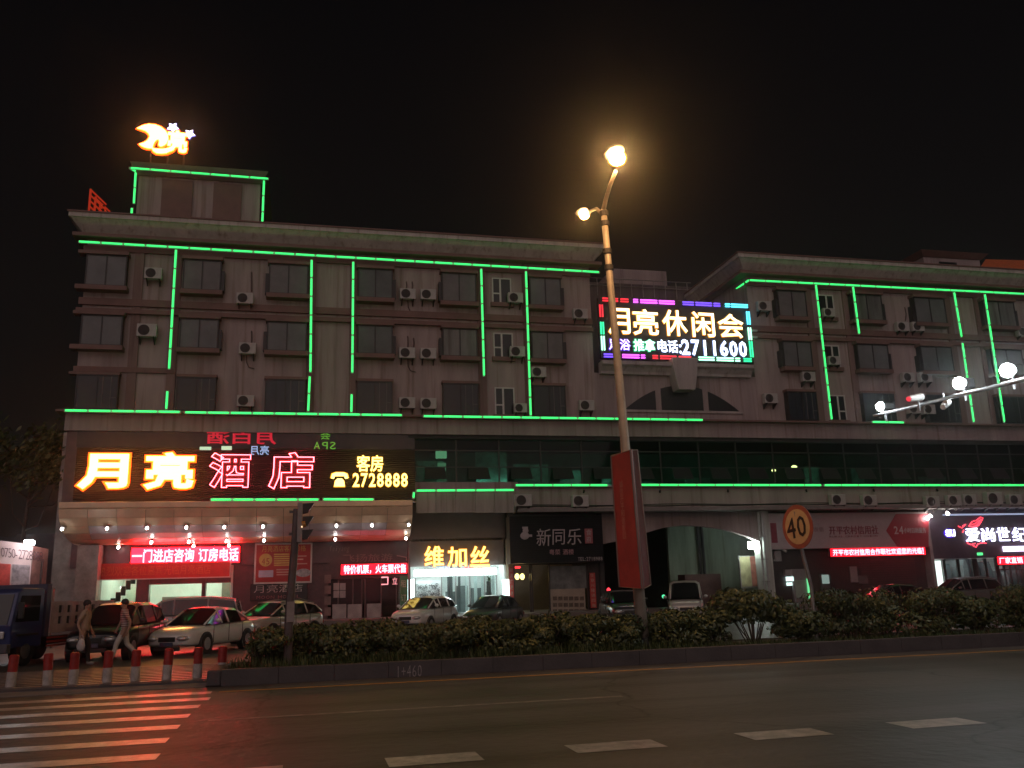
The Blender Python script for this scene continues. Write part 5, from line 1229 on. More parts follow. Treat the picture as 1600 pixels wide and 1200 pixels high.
# low wall and dark block behind the truck
t = thing('grey_post', 'pale square post behind the dump truck bed', 'post', (at(80, 960, 36).x, 36, 0)); r_ = rect(76, 919, 82, 960, 36); MB().box(r_[0], r_[1], 36, 36.2, 0, r_[3]).build('shaft', conc_m, t); MB().box(r_[0]-.06, r_[1]+.06, 35.95, 36.25, 0, .15).build('foot', conc_m, t)
t = thing('far_building', 'very dark far building beyond the billboard at the left', 'building', (-24, 80, 0))
MB().box(-60, -22.5, 80, 92, 0, 7).build('wall', dark_m, t); 
for px, py in ((100, 875), (105, 899)): p = at(px, py, 79); MB().box(p.x-.2, p.x+.2, 79.9, 79.99, p.z-.15, p.z+.15).build('window', glow('far_dim', (.7, .65, .6), .35), t)
MB().box(-22.5, -17, 79.99, 92, 0, 7.2).build('wall', mat('far_wall', (.05, .04, .04), .9), t)

# ================================================================== HEDGE
leaf_m = bpy.data.materials.new('hedge_leaf'); leaf_m.use_nodes = True
n_ = leaf_m.node_tree.nodes; l_ = leaf_m.node_tree.links; p_ = n_['Principled BSDF']; p_.inputs['Roughness'].default_value = .42
oi = n_.new('ShaderNodeNewGeometry'); rp = n_.new('ShaderNodeValToRGB'); rp.color_ramp.elements[0].color = (.026, .045, .014, 1); rp.color_ramp.elements[1].color = (.12, .13, .045, 1)
l_.new(oi.outputs['Random Per Island'], rp.inputs[0]); l_.new(rp.outputs[0], p_.inputs['Base Color']); p_.inputs['Subsurface Weight'].default_value = 0
stem_m = mat('hedge_stem', (.08, .06, .045), .8, var=.3)
def shrub_mesh(seed, rx, ry, h, n, bare, leaf=.05, low=False):
    rg = random.Random(seed); mb = MB(); lob = [(rg.uniform(-.55, .55)*rx, rg.uniform(-.4, .4)*ry, (rg.uniform(.22, .80) if low and k_ > 3 else rg.uniform(.58, .84))*h, rg.uniform(.38, .66)) for k_ in range(11)]
    for k in range(n):
        cx_, cy_, cz_, s = rg.choice(lob)
        while True:
            v = Vector((rg.uniform(-1, 1), rg.uniform(-1, 1), rg.uniform(-1, 1)))
            if .35 < v.length < 1: break
        v = v*(rg.uniform(.75, 1.05)/max(v.length, .6))
        p = Vector((cx_+v.x*rx*s, cy_+v.y*ry*s, cz_+v.z*h*.42*s))
        if p.z < bare*h*rg.uniform(.8, 1.3): continue
        nrm_ = (v+Vector((rg.uniform(-.8, .8), rg.uniform(-.8, .8), rg.uniform(-.3, .9)))).normalized()
        a = nrm_.orthogonal().normalized(); b = nrm_.cross(a); th = rg.uniform(0, 6.28); a, b = a*math.cos(th)+b*math.sin(th), b*math.cos(th)-a*math.sin(th)
        L = leaf*rg.uniform(.7, 1.35); wd = L*.52
        mb.add([p-a*L, p+b*wd-nrm_*.005, p+a*L, p-b*wd-nrm_*.005], [(0, 1, 2, 3)])
    me = mb.mesh('foliage'); me.materials.append(leaf_m)
    sb = MB()
    for k in range(16):
        a = rg.uniform(0, 6.28); r0 = rg.uniform(.02, .16); r1 = rg.uniform(.25, .85)
        sb.tube([(r0*math.cos(a), r0*math.sin(a), 0), (r1*.45*rx*math.cos(a), r1*.45*ry*math.sin(a), h*.3), (r1*rx*math.cos(a)*.8, r1*ry*math.sin(a)*.8, h*.68)], [.014, .011, .006], 5)
    sm_ = sb.mesh('stems'); sm_.materials.append(stem_m)
    return me, sm_
protos = [shrub_mesh(11, .85, .75, .86, 3400, .0, low=True), shrub_mesh(12, .8, .7, .80, 3300, .0, low=True), shrub_mesh(13, .95, .8, 1.12, 3400, .20, .058), shrub_mesh(14, 1.05, .85, 1.1, 4200, .02, .046, True), shrub_mesh(15, 1.05, .85, 1.1, 4200, .0, .054, True)]
shr = []
for k, (x, h, pr) in enumerate([(-.62, .74, 0), (.30, .84, 1), (1.25, .82, 0), (2.2, .74, 1), (3.15, .77, 0), (4.1, .80, 1), (5.05, .79, 0), (6.0, .84, 1), (6.9, .74, 0), (7.85, .83, 1), (8.75, .82, 0), (10.0, 1.15, 2), (11.15, .84, 4), (12.35, 1.14, 3), (13.5, .92, 4), (14.7, 1.10, 3), (15.9, 1.02, 4), (17.1, 1.12, 3), (18.4, 1.05, 4)]):
    shr.append((x, 19.0+random.uniform(-.22, .22), h, pr))
ord_ = ['first', 'second', 'third', 'fourth', 'fifth', 'sixth', 'seventh', 'eighth', 'ninth', 'tenth', 'eleventh', 'twelfth', 'thirteenth', 'fourteenth', 'fifteenth', 'sixteenth', 'seventeenth', 'eighteenth', 'nineteenth']
for k, (x, y, h, pr) in enumerate(shr):
    hh_ = ['dense clipped shrub at the left end of the hedge by the bollards', 'clipped hedge shrub with the traffic light pole rising from it'][k] if k < 2 else \
        ('clipped hedge shrub, %s from the left end' % ord_[k] if pr < 2 else 'taller rounded shrub with bare lower stems right of the white van' if pr == 2 else 'taller bushy shrub, %s from the left end of the hedge' % ord_[k])
    t = thing('hedge_shrub', hh_, 'shrub', (x, y, .2), random.uniform(0, 6.28), 'shrubs in the median hedge')
    s = h/(.86, .80, 1.12, 1.1, 1.1)[pr]
    for me, nm in zip(protos[pr], ('foliage', 'stems')):
        o = bpy.data.objects.new(nm, me); C.objects.link(o); o.parent = t
    t.scale = (1, 1, s)
# second row behind keeps the hedge closed at the left
for k, (x, h) in enumerate(((.0, .72), (.95, .74), (1.9, .78), (2.9, .76), (3.8, .78), (4.7, .76), (5.6, .8), (7.4, .78), (8.3, .76))):
    t = thing('hedge_shrub', 'low clipped shrub in the back row of the hedge, %s from the left' % ord_[k], 'shrub', (x, 19.75, .2), random.uniform(0, 6), 'shrubs in the back row of the hedge')
    for me, nm in zip(protos[k % 2], ('foliage', 'stems')):
        o = bpy.data.objects.new(nm, me); C.objects.link(o); o.parent = t
    t.scale = (1, .9, h/.83)
# ground cover in front
rg = random.Random(4); gc = MB()
for k in range(9000):
    x = rg.uniform(-1.25, 19); y = rg.triangular(17.75, 19.4, 18.0); L = rg.uniform(.06, .22)*(1.25 if x < 8 else .75); a = rg.uniform(0, 6.28)
    p = Vector((x, y, .2)); tp_ = p+Vector((math.cos(a)*L*.55, math.sin(a)*L*.55, L)); s = Vector((-math.sin(a), math.cos(a), 0))*.012
    gc.add([p-s, p+s, tp_], [(0, 1, 2)])
gco = gc.build('ground_cover', mat('grass_blade', (.05, .075, .02), .6, var=.4, scale=3)); tag(gco, 'thin dark grass growing along the kerb in front of the hedge', 'grass', kind='stuff')

# ================================================================== TREES at the left
def tree(name, label, base, h, crown_c, crown_r, n, leaf, seed):
    t = thing(name, label, 'tree', base)
    rg = random.Random(seed); tr = MB(); b = Vector(base); cc = Vector(crown_c)
    tr.tube([b, b.lerp(cc, .35)+Vector((.1, 0, 0)), b.lerp(cc, .7), cc], [.16, .13, .1, .05], 8)
    ends = []
    for k in range(10):
        d = Vector((rg.uniform(-1, 1), rg.uniform(-1, 1), rg.uniform(-.4, 1))).normalized()*crown_r*rg.uniform(.6, 1.0)
        s0_ = b.lerp(cc, rg.uniform(.6, .98)); tr.tube([s0_, s0_+d*.5+Vector((0, 0, .15)), cc+d], [.05, .03, .012], 6); ends.append(cc+d)
    tr.build('trunk', stem_m, t)
    mb = MB()
    for k in range(n):
        e = rg.choice(ends); p = e+Vector((rg.gauss(0, .3), rg.gauss(0, .3), rg.gauss(0, .26)))*crown_r*.6
        nrm_ = Vector((rg.uniform(-1, 1), rg.uniform(-1, 1), rg.uniform(-.2, 1))).normalized(); a = nrm_.orthogonal().normalized(); bb = nrm_.cross(a); L = leaf*rg.uniform(.7, 1.3)
        mb.add([p-a*L, p-a*L*.2+bb*L*.45, p+a*L, p-a*L*.2-bb*L*.45], [(0, 1, 2, 3)])
    mb.build('crown', leaf_m, t); return t
cA = at(-78, 712, 22); tree('street_tree', 'leafy street tree with pale lit leaves poking in at the left edge', (cA.x, 22, 0), 7, cA, 1.25, 900, .10, 3)
cB = at(50, 745, 48); tree('dark_tree', 'dark tree standing in shadow left of the hotel', (cB.x-.4, 48, 0), 9, cB, 2.4, 2200, .16, 5)
# ================================================================== VEHICLES
tyre_m = mat('tyre', (.015, .015, .015), .8, var=.2); rim_m = mat('wheel_rim', (.4, .4, .41), .3, .8, var=.1)
cgl_m = mat('car_glass', (.012, .014, .015), .04, var=.2, spec=.8); lampg_m = mat('headlight_glass', (.7, .7, .7), .12, .55, var=.3, scale=9)
tail_m = mat('tail_glass', (.3, .02, .02), .12, var=.3, scale=9); plate_m = mat('plate', (.07, .08, .14), .5); trimb_m = mat('car_trim', (.02, .02, .02), .5, var=.2)
chrome_m = mat('chrome', (.6, .6, .6), .12, 1.0, var=.1)
def paint(name, c): return mat('paint_'+name, c, .28, .1, var=.04, coat=.8)
def loft(rings, close=True):
    mb = MB(); n = len(rings[0]); vs = [v for r in rings for v in r]; fs = []
    for k in range(len(rings)-1):
        for i in range(n if close else n-1): fs.append((k*n+i, k*n+(i+1) % n, (k+1)*n+(i+1) % n, (k+1)*n+i))
    fs += [tuple(range(n-1, -1, -1)), tuple(range((len(rings)-1)*n, len(rings)*n))]
    return mb.add(vs, fs)
def finish(o, lv=2):
    s = o.modifiers.new('subdivision', 'SUBSURF'); s.levels = lv; s.render_levels = lv
    for p in o.data.polygons: p.use_smooth = True
def car(name, label, loc, heading, col, L, Wd, body, house, wheels, wr=.32, roofrails=False, cat='car', tail=False, glassm=None):
    """local x forward. body: stations (x, zlow, ztop, halfwidth); house: (x, zbelt, ztop, hw_belt, hw_top)"""
    t = thing(name, label, cat, loc, heading, 'parked vehicles in front of the shops')
    rings = []
    for x, zb, zt, hw in body:
        h = zt-zb
        half = [(hw*.55, zb), (hw*.90, zb+.02), (hw*.985, zb+.16*h), (hw, zb+.48*h), (hw*.975, zb+.80*h), (hw*.90, zt-.015), (hw*.55, zt+.018)]
        rings.append([(x, y, z) for y, z in half]+[(x, -y, z) for y, z in reversed(half)])
    bo = loft(rings).build('body', col, t, local=True); finish(bo)
    top = MB(); gls = MB(); n = len(house)
    R_ = []
    for x, zb, zt, hb, ht in house: R_.append([(x, hb, zb), (x, ht+.03, zt-.10*min(1, (zt-zb)*3)), (x, ht-.10, zt-.012), (x, 0, zt+.012), (x, -(ht-.10), zt-.012), (x, -(ht+.03), zt-.10*min(1, (zt-zb)*3)), (x, -hb, zb)])
    roof_on = [k for k in range(n) if house[k][2]-house[k][1] > .3]
    for k in range(n-1):
        a, b = R_[k], R_[k+1]; flat = k in roof_on and k+1 in roof_on
        for i in range(6):
            f = [a[i], b[i], b[i+1], a[i+1]]
            (top if (flat and 1 <= i <= 4) else gls).add([Vector(v) for v in f], [(3, 2, 1, 0)])
    gls.build('windows', glassm or cgl_m, t, local=True)
    for k in range(n-1):                                        # pillars along the edges
        for i in (1, 5):
            if not (k in roof_on and k+1 in roof_on): top.tube([R_[k][i], R_[k+1][i]], .035, 6)
    for k in roof_on:
        if k in (roof_on[0], roof_on[-1]): pass
        for sgn in (0, 6):
            if k not in (roof_on[0],): top.tube([R_[k][sgn], R_[k][1 if sgn == 0 else 5]], .035, 6)
    ro = top.build('roof', col, t, local=True)
    for p in ro.data.polygons: p.use_smooth = True
    for x in wheels:
        for s in (1, -1):
            y = s*(Wd/2-.10)
            MB().cyl((x, y-s*.10, wr), (x, y+s*.112, wr), wr+.055, wr+.055, 22).build('wheel_arch', trimb_m, t, local=True)
            w_ = MB().cyl((x, y-s*.08, wr), (x, y+s*.125, wr), wr, wr-.01, 22).build('wheel', tyre_m, t, local=True)
            rm = MB().cyl((x, y+s*.126, wr), (x, y+s*.132, wr), wr*.62, wr*.6, 18)
            for q in range(5):
                a = q*2*math.pi/5; rm.box(x-.02, x+.02, y+s*.132, y+s*.14, wr-.02, wr+.02) if q == 0 else None
            rm.build('rim', rim_m, w_, local=True)
    xf_, hwf = body[-1][0], body[-2][3]; xr = body[0][0]
    zl = body[-2][1]+.62*(body[-2][2]-body[-2][1])
    for s in (1, -1):
        MB().ball((xf_-.13, s*hwf*.72, zl+.01), .21, .21, .095, 14, 8).build('headlight', lampg_m, t, local=True, smooth=True)
        MB().ball((xr+.10, s*body[1][3]*.80, zl+.06), .12, .15, .13, 12, 8).build('tail_light', tail_m, t, local=True, smooth=True)
        # mirrors
        hx = [h for h in house if h[2]-h[1] > .3][0 if house[0][0] > house[-1][0] else -1]
        mx = max(h[0] for h in house)-.42
        MB().ball((mx, s*(Wd/2+.07), house[1][1]+.08), .09, .10, .075, 12, 8).build('mirror', col, t, local=True, smooth=True)
        for dx in (.35, -.55): MB().box(dx-.08, dx+.08, s*(Wd/2-.012)-.012, s*(Wd/2-.012)+.012, house[1][1]-.12, house[1][1]-.09).build('door_handle', chrome_m if cat == 'van' else col, t, local=True)
        for dx in (.95, -.05, -1.0): MB().box(dx-.008, dx+.008, s*(Wd/2-.003)-.006, s*(Wd/2-.003)+.006, .34, house[1][1]-.03).build('door_seam', trimb_m, t, local=True)
    MB().box(xf_-.10, xf_+.005, -hwf*.42, hwf*.42, zl-.09, zl+.06).build('grille', trimb_m, t, local=True, bevel=.02)
    MB().box(xf_-.10, xf_+.012, -hwf*.62, hwf*.62, zl-.36, zl-.24).build('air_intake', trimb_m, t, local=True, bevel=.02)
    MB().box(xf_-.02, xf_+.026, -.22, .22, zl-.22, zl-.10).build('number_plate', plate_m, t, local=True)
    if roofrails:
        for s in (1, -1):
            a = [h for h in house if h[2]-h[1] > .3]; MB().tube([(a[0][0]-.1*0, s*(a[0][4]-.05), a[0][2]+.0), (a[0][0]*.6+a[-1][0]*.4, s*(a[0][4]-.05), max(h[2] for h in a)+.06), (a[-1][0], s*(a[-1][4]-.05), a[-1][2]+.01)], .022, 6).build('roof_rail', steel_m, t, local=True)
    t.scale = (.9, .9, .9)
    return t
SEDAN_B = [(-2.25, .42, .80, .62), (-2.15, .30, .93, .80), (-1.5, .24, .97, .87), (-.4, .22, .93, .88), (.8, .22, .92, .88), (1.4, .24, .88, .87), (1.95, .25, .76, .82), (2.2, .28, .66, .70), (2.28, .34, .58, .55)]
SEDAN_H = [(-1.85, .95, .98, .70, .60), (-1.05, .95, 1.40, .80, .58), (-.1, .93, 1.46, .82, .60), (.35, .92, 1.42, .82, .58), (1.25, .88, .92, .76, .66)]
SUV_B = [(-2.2, .5, .95, .66), (-2.12, .36, 1.08, .82), (-1.5, .30, 1.08, .90), (-.4, .28, 1.05, .91), (.8, .28, 1.04, .91), (1.4, .30, 1.0, .90), (1.95, .32, .92, .85), (2.18, .36, .80, .74), (2.25, .42, .70, .58)]
SUV_H = [(-2.08, 1.07, 1.12, .76, .66), (-1.75, 1.07, 1.58, .80, .60), (-.9, 1.06, 1.68, .84, .63), (.1, 1.05, 1.68, .84, .63), (.5, 1.04, 1.62, .83, .61), (1.3, 1.0, 1.05, .80, .70)]
MPV_B = [(-2.3, .5, 1.0, .7), (-2.24, .34, 1.12, .86), (-1.5, .28, 1.12, .91), (-.4, .26, 1.1, .92), (.9, .26, 1.1, .92), (1.6, .28, 1.08, .90), (2.1, .30, .95, .86), (2.3, .36, .80, .74), (2.36, .42, .7, .58)]
MPV_H = [(-2.24, 1.1, 1.16, .8, .70), (-2.1, 1.1, 1.72, .84, .68), (-1.0, 1.1, 1.84, .86, .70), (.4, 1.1, 1.84, .86, .69), (.95, 1.1, 1.74, .86, .66), (1.85, 1.06, 1.12, .82, .72)]
LOW_H = [(a, b, c-.12 if c > 1.2 else c, d, e) for a, b, c, d, e in SUV_H]
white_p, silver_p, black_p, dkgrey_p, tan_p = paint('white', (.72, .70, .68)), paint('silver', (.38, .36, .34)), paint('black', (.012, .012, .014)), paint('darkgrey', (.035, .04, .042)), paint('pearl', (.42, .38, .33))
def facing(a): return R(180+a)        # a: degrees from -X (left) towards the camera
def put(px, py, fwd_a, frontlen):     # ground point under the nose -> centre of the car
    q = gr(px, py); h = facing(fwd_a); return Vector((q.x-math.cos(h)*frontlen, q.y-math.sin(h)*frontlen, .004)), h
l_, h_ = put(258, 1026, 66, 2.07)
car('parked_sedan', 'white sedan parked with its nose towards the bollards and red light on its hood', l_, h_, white_p, 4.5, 1.76, SEDAN_B, SEDAN_H, (-1.35, 1.38))
l_, h_ = put(138, 1036, 80, 2.07)
car('black_car', 'glossy black sport utility car parked between the dump truck and the white sedan', l_, h_, black_p, 4.4, 1.82, SUV_B, SUV_H, (-1.32, 1.38), .35)
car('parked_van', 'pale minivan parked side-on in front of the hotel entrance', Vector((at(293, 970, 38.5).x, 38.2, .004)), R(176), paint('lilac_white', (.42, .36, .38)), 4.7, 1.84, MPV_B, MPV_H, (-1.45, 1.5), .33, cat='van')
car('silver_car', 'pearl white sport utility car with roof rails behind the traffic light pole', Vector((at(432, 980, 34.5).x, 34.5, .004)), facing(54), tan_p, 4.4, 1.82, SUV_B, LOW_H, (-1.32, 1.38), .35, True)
car('white_crossover', 'white crossover parked nose left in front of the bright salon', Vector((at(665, 980, 39).x, 39, .004)), facing(58), white_p, 4.2, 1.8, SUV_B, LOW_H, (-1.32, 1.38), .33)
car('dark_sedan', 'dark grey sedan parked right of the white crossover', Vector((at(772, 980, 40).x, 40, .004)), facing(55), dkgrey_p, 4.5, 1.76, SEDAN_B, [(a, b+.02, c+.06 if c > 1.2 else c+.02, d, e) for a, b, c, d, e in SEDAN_H], (-1.35, 1.38))
car('dark_hatchback', 'dark green-grey car half hidden behind the red street banner', Vector((at(972, 985, 37).x, 36.8, .004)), facing(80), dkgrey_p, 4.3, 1.8, SUV_B, [(a, b, c-.1 if c > 1.2 else c, d, e) for a, b, c, d, e in SUV_H], (-1.32, 1.38), .33)
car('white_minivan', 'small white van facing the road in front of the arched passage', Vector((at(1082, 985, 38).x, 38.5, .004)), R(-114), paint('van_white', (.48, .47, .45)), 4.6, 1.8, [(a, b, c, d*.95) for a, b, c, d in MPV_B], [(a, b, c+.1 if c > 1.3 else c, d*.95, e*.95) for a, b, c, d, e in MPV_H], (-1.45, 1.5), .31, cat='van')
car('black_sedan', 'low black car parked side-on in front of the bank shutter', Vector((at(1400, 985, 41).x, 41, .004)), R(180), black_p, 4.6, 1.8, SEDAN_B, SEDAN_H, (-1.35, 1.38))
car('dark_suv', 'dark car with a silver roof edge parked in front of the boutique', Vector((at(1512, 975, 40).x, 40, .004)), R(178), paint('gunmetal', (.14, .13, .12)), 4.5, 1.84, SUV_B, SUV_H, (-1.32, 1.38), .35, True)
car('edge_taxi', 'orange and white car nose just cut by the left edge of the picture', Vector((gr(-22, 1040).x-1.9, gr(-22, 1040).y+1.6, .004)), R(-40), paint('taxi', (.55, .14, .06)), 4.5, 1.76, SEDAN_B, SEDAN_H, (-1.35, 1.38))

# ------------------------------------------------------------------ dump truck
q = gr(-24, 1046); TRK = thing('dump_truck', 'blue dump truck with a grey slotted cargo bed at the left edge', 'truck', (q.x+.1, q.y+1.6, .004), R(-108), 'parked vehicles in front of the shops')
blue = paint('truck_blue', (.03, .045, .16)); bedm = mat('truck_bed', (.42, .31, .33), .6, var=.25, scale=2)
def TB(mb, n, m_, par=TRK, **k): return mb.build(n, m_, par, local=True, **k)
cab = [(-.05, .55), (1.55, .55), (1.62, 1.25), (1.35, 2.25), (1.15, 2.38), (-.05, 2.38)]
TB(MB().prism(cab, 'y', -1.0, 1.0), 'cab', blue, bevel=.06)
TB(MB().prism([(1.635, 1.28), (1.385, 2.2), (1.37, 2.2), (1.60, 1.28)], 'y', -.88, .88), 'windscreen', cgl_m)
for s in (1, -1):
    TB(MB().prism([(.2, 1.35), (1.42, 1.35), (1.2, 2.15), (.2, 2.15)], 'y', s*1.004, s*1.012), 'side_window', cgl_m)
    TB(MB().box(1.6, 1.66, s*.62-.2, s*.62+.2, .85, 1.08), 'headlight', lampg_m, bevel=.03)
    TB(MB().box(1.35, 1.45, s*1.16-.08, s*1.16+.08, 1.45, 1.95), 'mirror', trimb_m, bevel=.02)
    TB(MB().tube([(1.3, s*1.0, 1.9), (1.4, s*1.16, 1.9)], .015, 5), 'mirror_arm', trimb_m)
    for x in (.75, -2.7):
        w_ = TB(MB().cyl((x, s*.72, .46), (x, s*.99, .46), .46, .46, 22), 'wheel', tyre_m); MB().cyl((x, s*.991, .46), (x, s*1.0, .46), .25, .22, 16).build('rim', rim_m, w_, local=True)
    TB(MB().box(.2, 1.3, s*.98, s*1.03, .92, .98), 'wheel_arch', trimb_m)
TB(MB().box(1.5, 1.72, -1.0, 1.0, .42, .70), 'bumper', mat('truck_bumper', (.1, .1, .12), .5), bevel=.03)
TB(MB().box(1.58, 1.64, -.4, .4, .82, 1.15), 'grille', trimb_m); TB(MB().box(1.721, 1.73, -.22, .22, .5, .62), 'number_plate', plate_m)
TB(MB().box(-4.3, 1.4, -.4, .4, .55, .78), 'chassis', trimb_m)
TB(MB().box(-.35, -.12, -1.02, 1.02, .85, 2.52), 'headboard', mat('headboard', (.05, .05, .1), .5))
bed = TB(MB().box(-4.3, -.36, -1.05, 1.05, .95, 1.05), 'bed', bedm)
for s in (1, -1):
    mb = MB(); y0_, y1_ = (1.0, 1.05) if s > 0 else (-1.05, -1.0)
    xs_ = [-4.3+i*.5 for i in range(8)]+[-.36]
    rows = ((1.051, 1.22), (1.46, 1.58), (1.82, 1.95))
    for za, zb_ in rows: mb.box(-4.3, -.36, y0_, y1_, za, zb_)
    for za, zb_ in ((1.22, 1.46), (1.58, 1.82)):
        for i, x in enumerate(xs_[:-1]): mb.box(x, x+.28, y0_, y1_, za, zb_)
        mb.box(-.50, -.36, y0_, y1_, za, zb_)
    mb.build('side_gate', bedm, bed, local=True); MB().box(-4.3, -.36, y0_-s*.06, y1_-s*.06, 1.06, 1.94).build('gate_lining', dark_m, bed, local=True)
    g_ = MB(); [g_.box(-2.2, -.5, s*.9-.02, s*.9+.02, .5+.13*k, .56+.13*k) for k in range(3)]; TB(g_, 'side_guard', mat('guard_red', (.35, .05, .04), .5))
MB().box(-4.36, -4.3, -1.05, 1.05, 1.06, 1.95).build('tail_gate', bedm, bed, local=True)

# ================================================================== PEOPLE
skin_m = mat('skin', (.42, .25, .18), .55, var=.06); hair_m = mat('hair', (.012, .01, .01), .5)
def person(label, loc, heading, J, shirt, trousers, shoes, shirt_lo, sleeve, hold):
    t = thing('person', label, 'person', loc, heading)
    V_, E_, Rd = [], [], []
    def v(p, r, par=None):
        V_.append(p); Rd.append(r)
        if par is not None: E_.append((par, len(V_)-1))
        return len(V_)-1
    pel = v(J['pelvis'], (.155, .115)); 
    wst = v(J['waist'], (.135, .10), pel); ch = v(J['chest'], (.165, .115), wst); nk0 = v(J['neckb'], (.10, .075), ch); nk = v(J['neck'], (.052, .055), nk0)
    hd0 = v(J['jaw'], (.066, .08), nk); hd1 = v(J['head'], (.078, .095), hd0); v(J['crown'], (.055, .065), hd1)
    v(J['nose'], (.013, .013), hd0)
    for s in 'lr':
        sh = v(J['sh'+s], (.062, .06), nk0); el = v(J['el'+s], (.043, .043), sh); wr_ = v(J['wr'+s], (.03, .028), el); pm = v(J['hd'+s], (.036, .020), wr_)
        d = (Vector(J['hd'+s])-Vector(J['wr'+s])).normalized(); sd_ = d.cross(Vector((0, 1, 0)) if abs(d.y) < .8 else Vector((1, 0, 0))).normalized()
        for k, L_ in enumerate((.07, .085, .08, .06)):
            b_ = Vector(J['hd'+s])+d*.03+sd_*(k-1.5)*.02; f1 = v(tuple(b_), (.010, .010), pm); f2 = v(tuple(b_+d*L_*.55), (.009, .009), f1); v(tuple(b_+d*L_*.9+Vector((.015, 0, 0))), (.007, .007), f2)
        b_ = Vector(J['wr'+s])+d*.04+sd_*.035; f1 = v(tuple(b_), (.011, .011), wr_); v(tuple(b_+d*.04+sd_*.02), (.008, .008), f1)
        hp = v(J['hp'+s], (.092, .095), pel); kn = v(J['kn'+s], (.062, .062), hp); cf = v(J['cf'+s], (.055, .058), kn); an = v(J['an'+s], (.038, .04), cf); he = v(J['ft'+s], (.042, .032), an); v(J['to'+s], (.034, .022), he)
    me = bpy.data.meshes.new('body'); me.from_pydata(V_, E_, []); me.update()
    o = bpy.data.objects.new('tmp_body', me); C.objects.link(o)
    o.modifiers.new('skin', 'SKIN'); sub = o.modifiers.new('sub', 'SUBSURF'); sub.levels = 2; sub.render_levels = 2
    for i, sv in enumerate(me.skin_vertices[0].data): sv.radius = Rd[i]; sv.use_root = (i == 0)
    me.update_tag(); bpy.context.view_layer.update()
    ev = bpy.data.meshes.new_from_object(o.evaluated_get(bpy.context.evaluated_depsgraph_get())); bpy.data.objects.remove(o)
    b = bpy.data.objects.new('body', ev); C.objects.link(b); b.parent = t; ev.materials.clear(); ev.materials.append(skin_m)
    for p in ev.polygons: p.use_smooth = True
    def cloth(name, m_, test, off):
        fs = [p for p in ev.polygons if test(p.center)]
        used = {}; vs = []
        for p in fs:
            for i in p.vertices:
                if i not in used: used[i] = len(vs); vs.append(ev.vertices[i].co+ev.vertices[i].normal*off)
        if not fs: return
        mb = MB().add(vs, [tuple(used[i] for i in p.vertices) for p in fs]); mb.build(name, m_, b, local=True, smooth=True)
    arms = [(Vector(J['sh'+s]), Vector(J['el'+s]), Vector(J['wr'+s])) for s in 'lr']
    def on_arm(c):
        for s_, e_, w_ in arms:
            for a, b_, lo in ((s_, e_, 0), (e_, w_, 1)):
                ab = b_-a; u = max(0, min(1, (c-a).dot(ab)/ab.dot(ab)))
                if (c-a-ab*u).length < .075 and (u > sleeve or lo == 1): return True
        return any((c-Vector(J['hd'+s])).length < .2 for s in 'lr')
    zneck = J['neckb'][2]+.045
    if shirt: cloth('shirt', shirt, lambda c: shirt_lo < c.z < zneck and not on_arm(c), .014)
    cloth('trousers', trousers, lambda c: .09 < c.z < shirt_lo+.02 and not on_arm(c), .012)
    for sg in (1, -1): cloth('shoe', shoes, lambda c: c.z <= .095 and c.y*sg > 0, .008)
    H = Vector(J['head']); hb = MB().ball((H.x-.02, H.y, H.z+.03), .108, .09, .105, 16, 10); hb.v = [p for p in hb.v]
    hb.build('hair', hair_m, b, local=True, smooth=True)
    fm_ = MB()
    for s in (1, -1): fm_.ball((H.x+.088, H.y+s*.032, H.z-.035), .008, .012, .008, 8, 6)
    fm_.build('eyes', hair_m, b, local=True); MB().ball((J['jaw'][0]+.072, J['jaw'][1], J['jaw'][2]-.005), .01, .024, .008, 8, 6).build('mouth', mat('lips', (.3, .1, .09), .5), b, local=True)
    em_ = MB()
    for s in (1, -1): em_.ball((H.x-.005, H.y+s*.083, H.z-.05), .02, .012, .03, 8, 6)
    em_.build('ears', skin_m, b, local=True)
    return t
def pose(stride, lean, arml, armr):
    s = stride
    J = dict(pelvis=(0, 0, .93), waist=(.01+lean*.3, 0, 1.08), chest=(.02+lean*.7, 0, 1.27), neckb=(.01+lean, 0, 1.40), neck=(.02+lean*1.1, 0, 1.47), jaw=(.04+lean*1.2, 0, 1.53), head=(.03+lean*1.2, 0, 1.605), crown=(.02+lean*1.2, 0, 1.66), nose=(.125+lean*1.2, 0, 1.555),
             hpl=(0, .09, .87), hpr=(0, -.09, .87), knl=(s*.45+.04, .095, .49), knr=(-s*.28+.03, -.095, .47), cfl=(s*.62, .095, .34), cfr=(-s*.62, -.095, .34), anl=(s*.85, .095, .09), anr=(-s*.98, -.095, .13), ftl=(s*.85-.02, .095, .05), ftr=(-s*.98-.0, -.095, .075), tol=(s*.85+.15, .10, .045), tor=(-s*.98+.14, -.10, .05),
             shl=(.01+lean, .19, 1.37), shr=(.01+lean, -.19, 1.37))
    for k, a in (('l', arml), ('r', armr)):
        sg = 1 if k == 'l' else -1; J['el'+k] = (a[0], sg*.24, 1.10); J['wr'+k] = (a[1], sg*.25, .87); J['hd'+k] = (a[1]+.03, sg*.25, .80)
    return J
q1, q2 = gr(127, 1040), gr(192, 1034)
beige = mat('beige_top', (.42, .30, .22), .8, var=.08); stripe = bpy.data.materials.new('striped_top'); stripe.use_nodes = True
n_ = stripe.node_tree.nodes; l_ = stripe.node_tree.links; wv = n_.new('ShaderNodeTexWave'); wv.bands_direction = 'Z'; wv.inputs['Scale'].default_value = 5.2; tc = n_.new('ShaderNodeTexCoord'); l_.new(tc.outputs['Object'], wv.inputs[0])
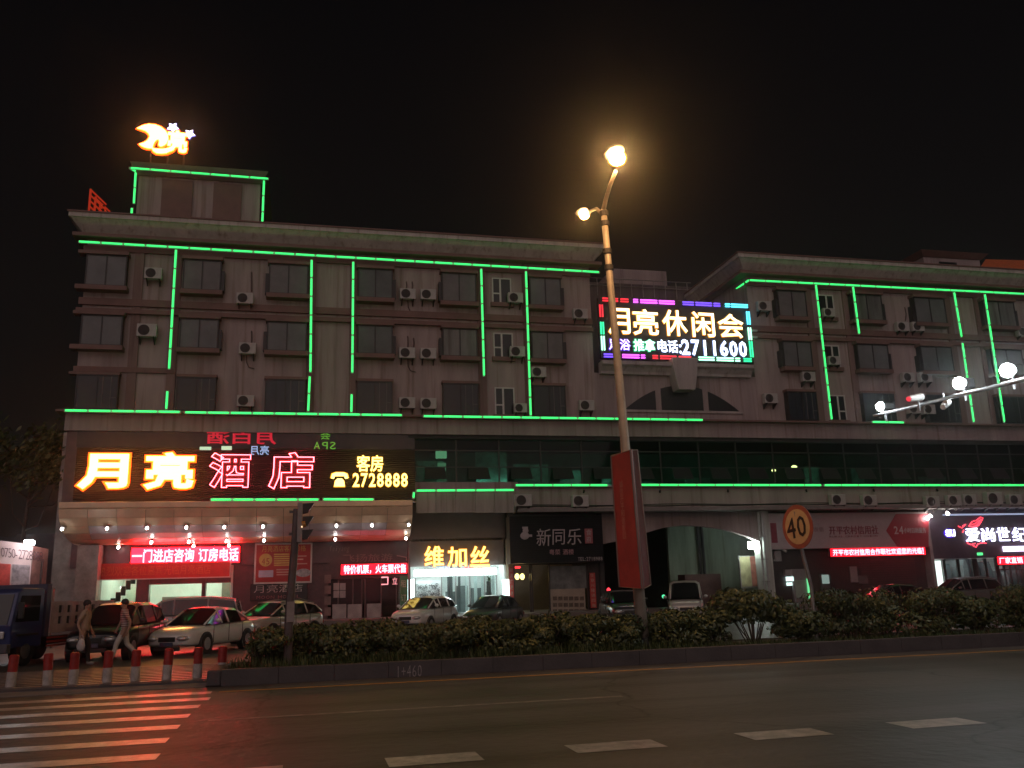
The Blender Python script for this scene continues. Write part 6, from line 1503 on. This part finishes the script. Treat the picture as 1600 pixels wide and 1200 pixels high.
rp = n_.new('ShaderNodeValToRGB'); rp.color_ramp.interpolation = 'CONSTANT'; rp.color_ramp.elements[0].color = (.16, .06, .06, 1); rp.color_ramp.elements[1].position = .5; rp.color_ramp.elements[1].color = (.55, .45, .42, 1)
l_.new(wv.outputs[0], rp.inputs[0]); l_.new(rp.outputs[0], n_['Principled BSDF'].inputs['Base Color'])
pA = person('person in a beige top and dark trousers carrying a white plastic bag', (q1.x, q1.y, .004), R(-10), pose(.16, .02, (.02, .12), (-.08, .02)), beige, mat('dark_trousers', (.03, .022, .022), .8), mat('grey_shoes', (.3, .28, .27), .6), .90, .55, None)
pB = person('person in a striped top and white trousers striding left with a red bag', (q2.x, q2.y, .004), R(188), pose(.36, .03, (-.14, -.10), (.12, .22)), stripe, mat('white_trousers', (.6, .55, .5), .8), mat('dark_shoes', (.12, .09, .08), .6), .92, .6, None)
pA.scale = pB.scale = (.93, .93, .93); TRK.scale = (.82, .82, .82)
def bag(label, name, loc, m_, sx, sz):
    t = thing(name, label, 'bag', loc); rg = random.Random(2); mb = MB().ball((0, 0, sz*.5), sx, sx*.5, sz*.5, 14, 9)
    mb.v = [(v[0]*(1.1-.45*v[2]/sz)+rg.uniform(-.01, .01), v[1]+rg.uniform(-.01, .01), v[2]) for v in mb.v]; mb.build('sack', m_, t, local=True, smooth=True)
    MB().tube([(-.05, 0, sz*.92), (-.02, 0, sz*1.2), (.02, 0, sz*1.2), (.05, 0, sz*.92)], .008, 5).build('handle', m_, t, local=True)
a_ = R(-10); off_ = Matrix.Rotation(a_, 3, 'Z') @ Vector((.06, -.27, 0)); 
bag('white plastic bag hanging from the hand of the walker in beige', 'plastic_bag', (q1.x+off_.x*.93, q1.y+off_.y*.93, .36), mat('white_plastic', (.6, .55, .54), .4), .11, .32)
off_ = Matrix.Rotation(R(188), 3, 'Z') @ Vector((.26, -.26, 0))
bag('red bag held by the walker in the striped top', 'hand_bag', (q2.x+off_.x*.93, q2.y+off_.y*.93, .50), mat('bag_red', (.38, .05, .05), .5), .14, .26)
bpy.data.scenes.remove(tmp_scene)
# ================================================================== HAZE ADDED FOR LAMP HALOS
hz = bpy.data.materials.new('halo_haze'); hz.use_nodes = True
n_ = hz.node_tree.nodes; n_.clear(); pv = n_.new('ShaderNodeVolumePrincipled'); ho = n_.new('ShaderNodeOutputMaterial')
pv.inputs['Color'].default_value = (.9, .9, .9, 1); pv.inputs['Density'].default_value = .0010; pv.inputs['Anisotropy'].default_value = .955
hz.node_tree.links.new(pv.outputs[0], ho.inputs['Volume'])
tag(MB().box(-124, 164, -64, 144, -1.3, 29).build('haze', hz), 'thin haze added around the whole street for lamp halos', 'haze', kind='stuff')
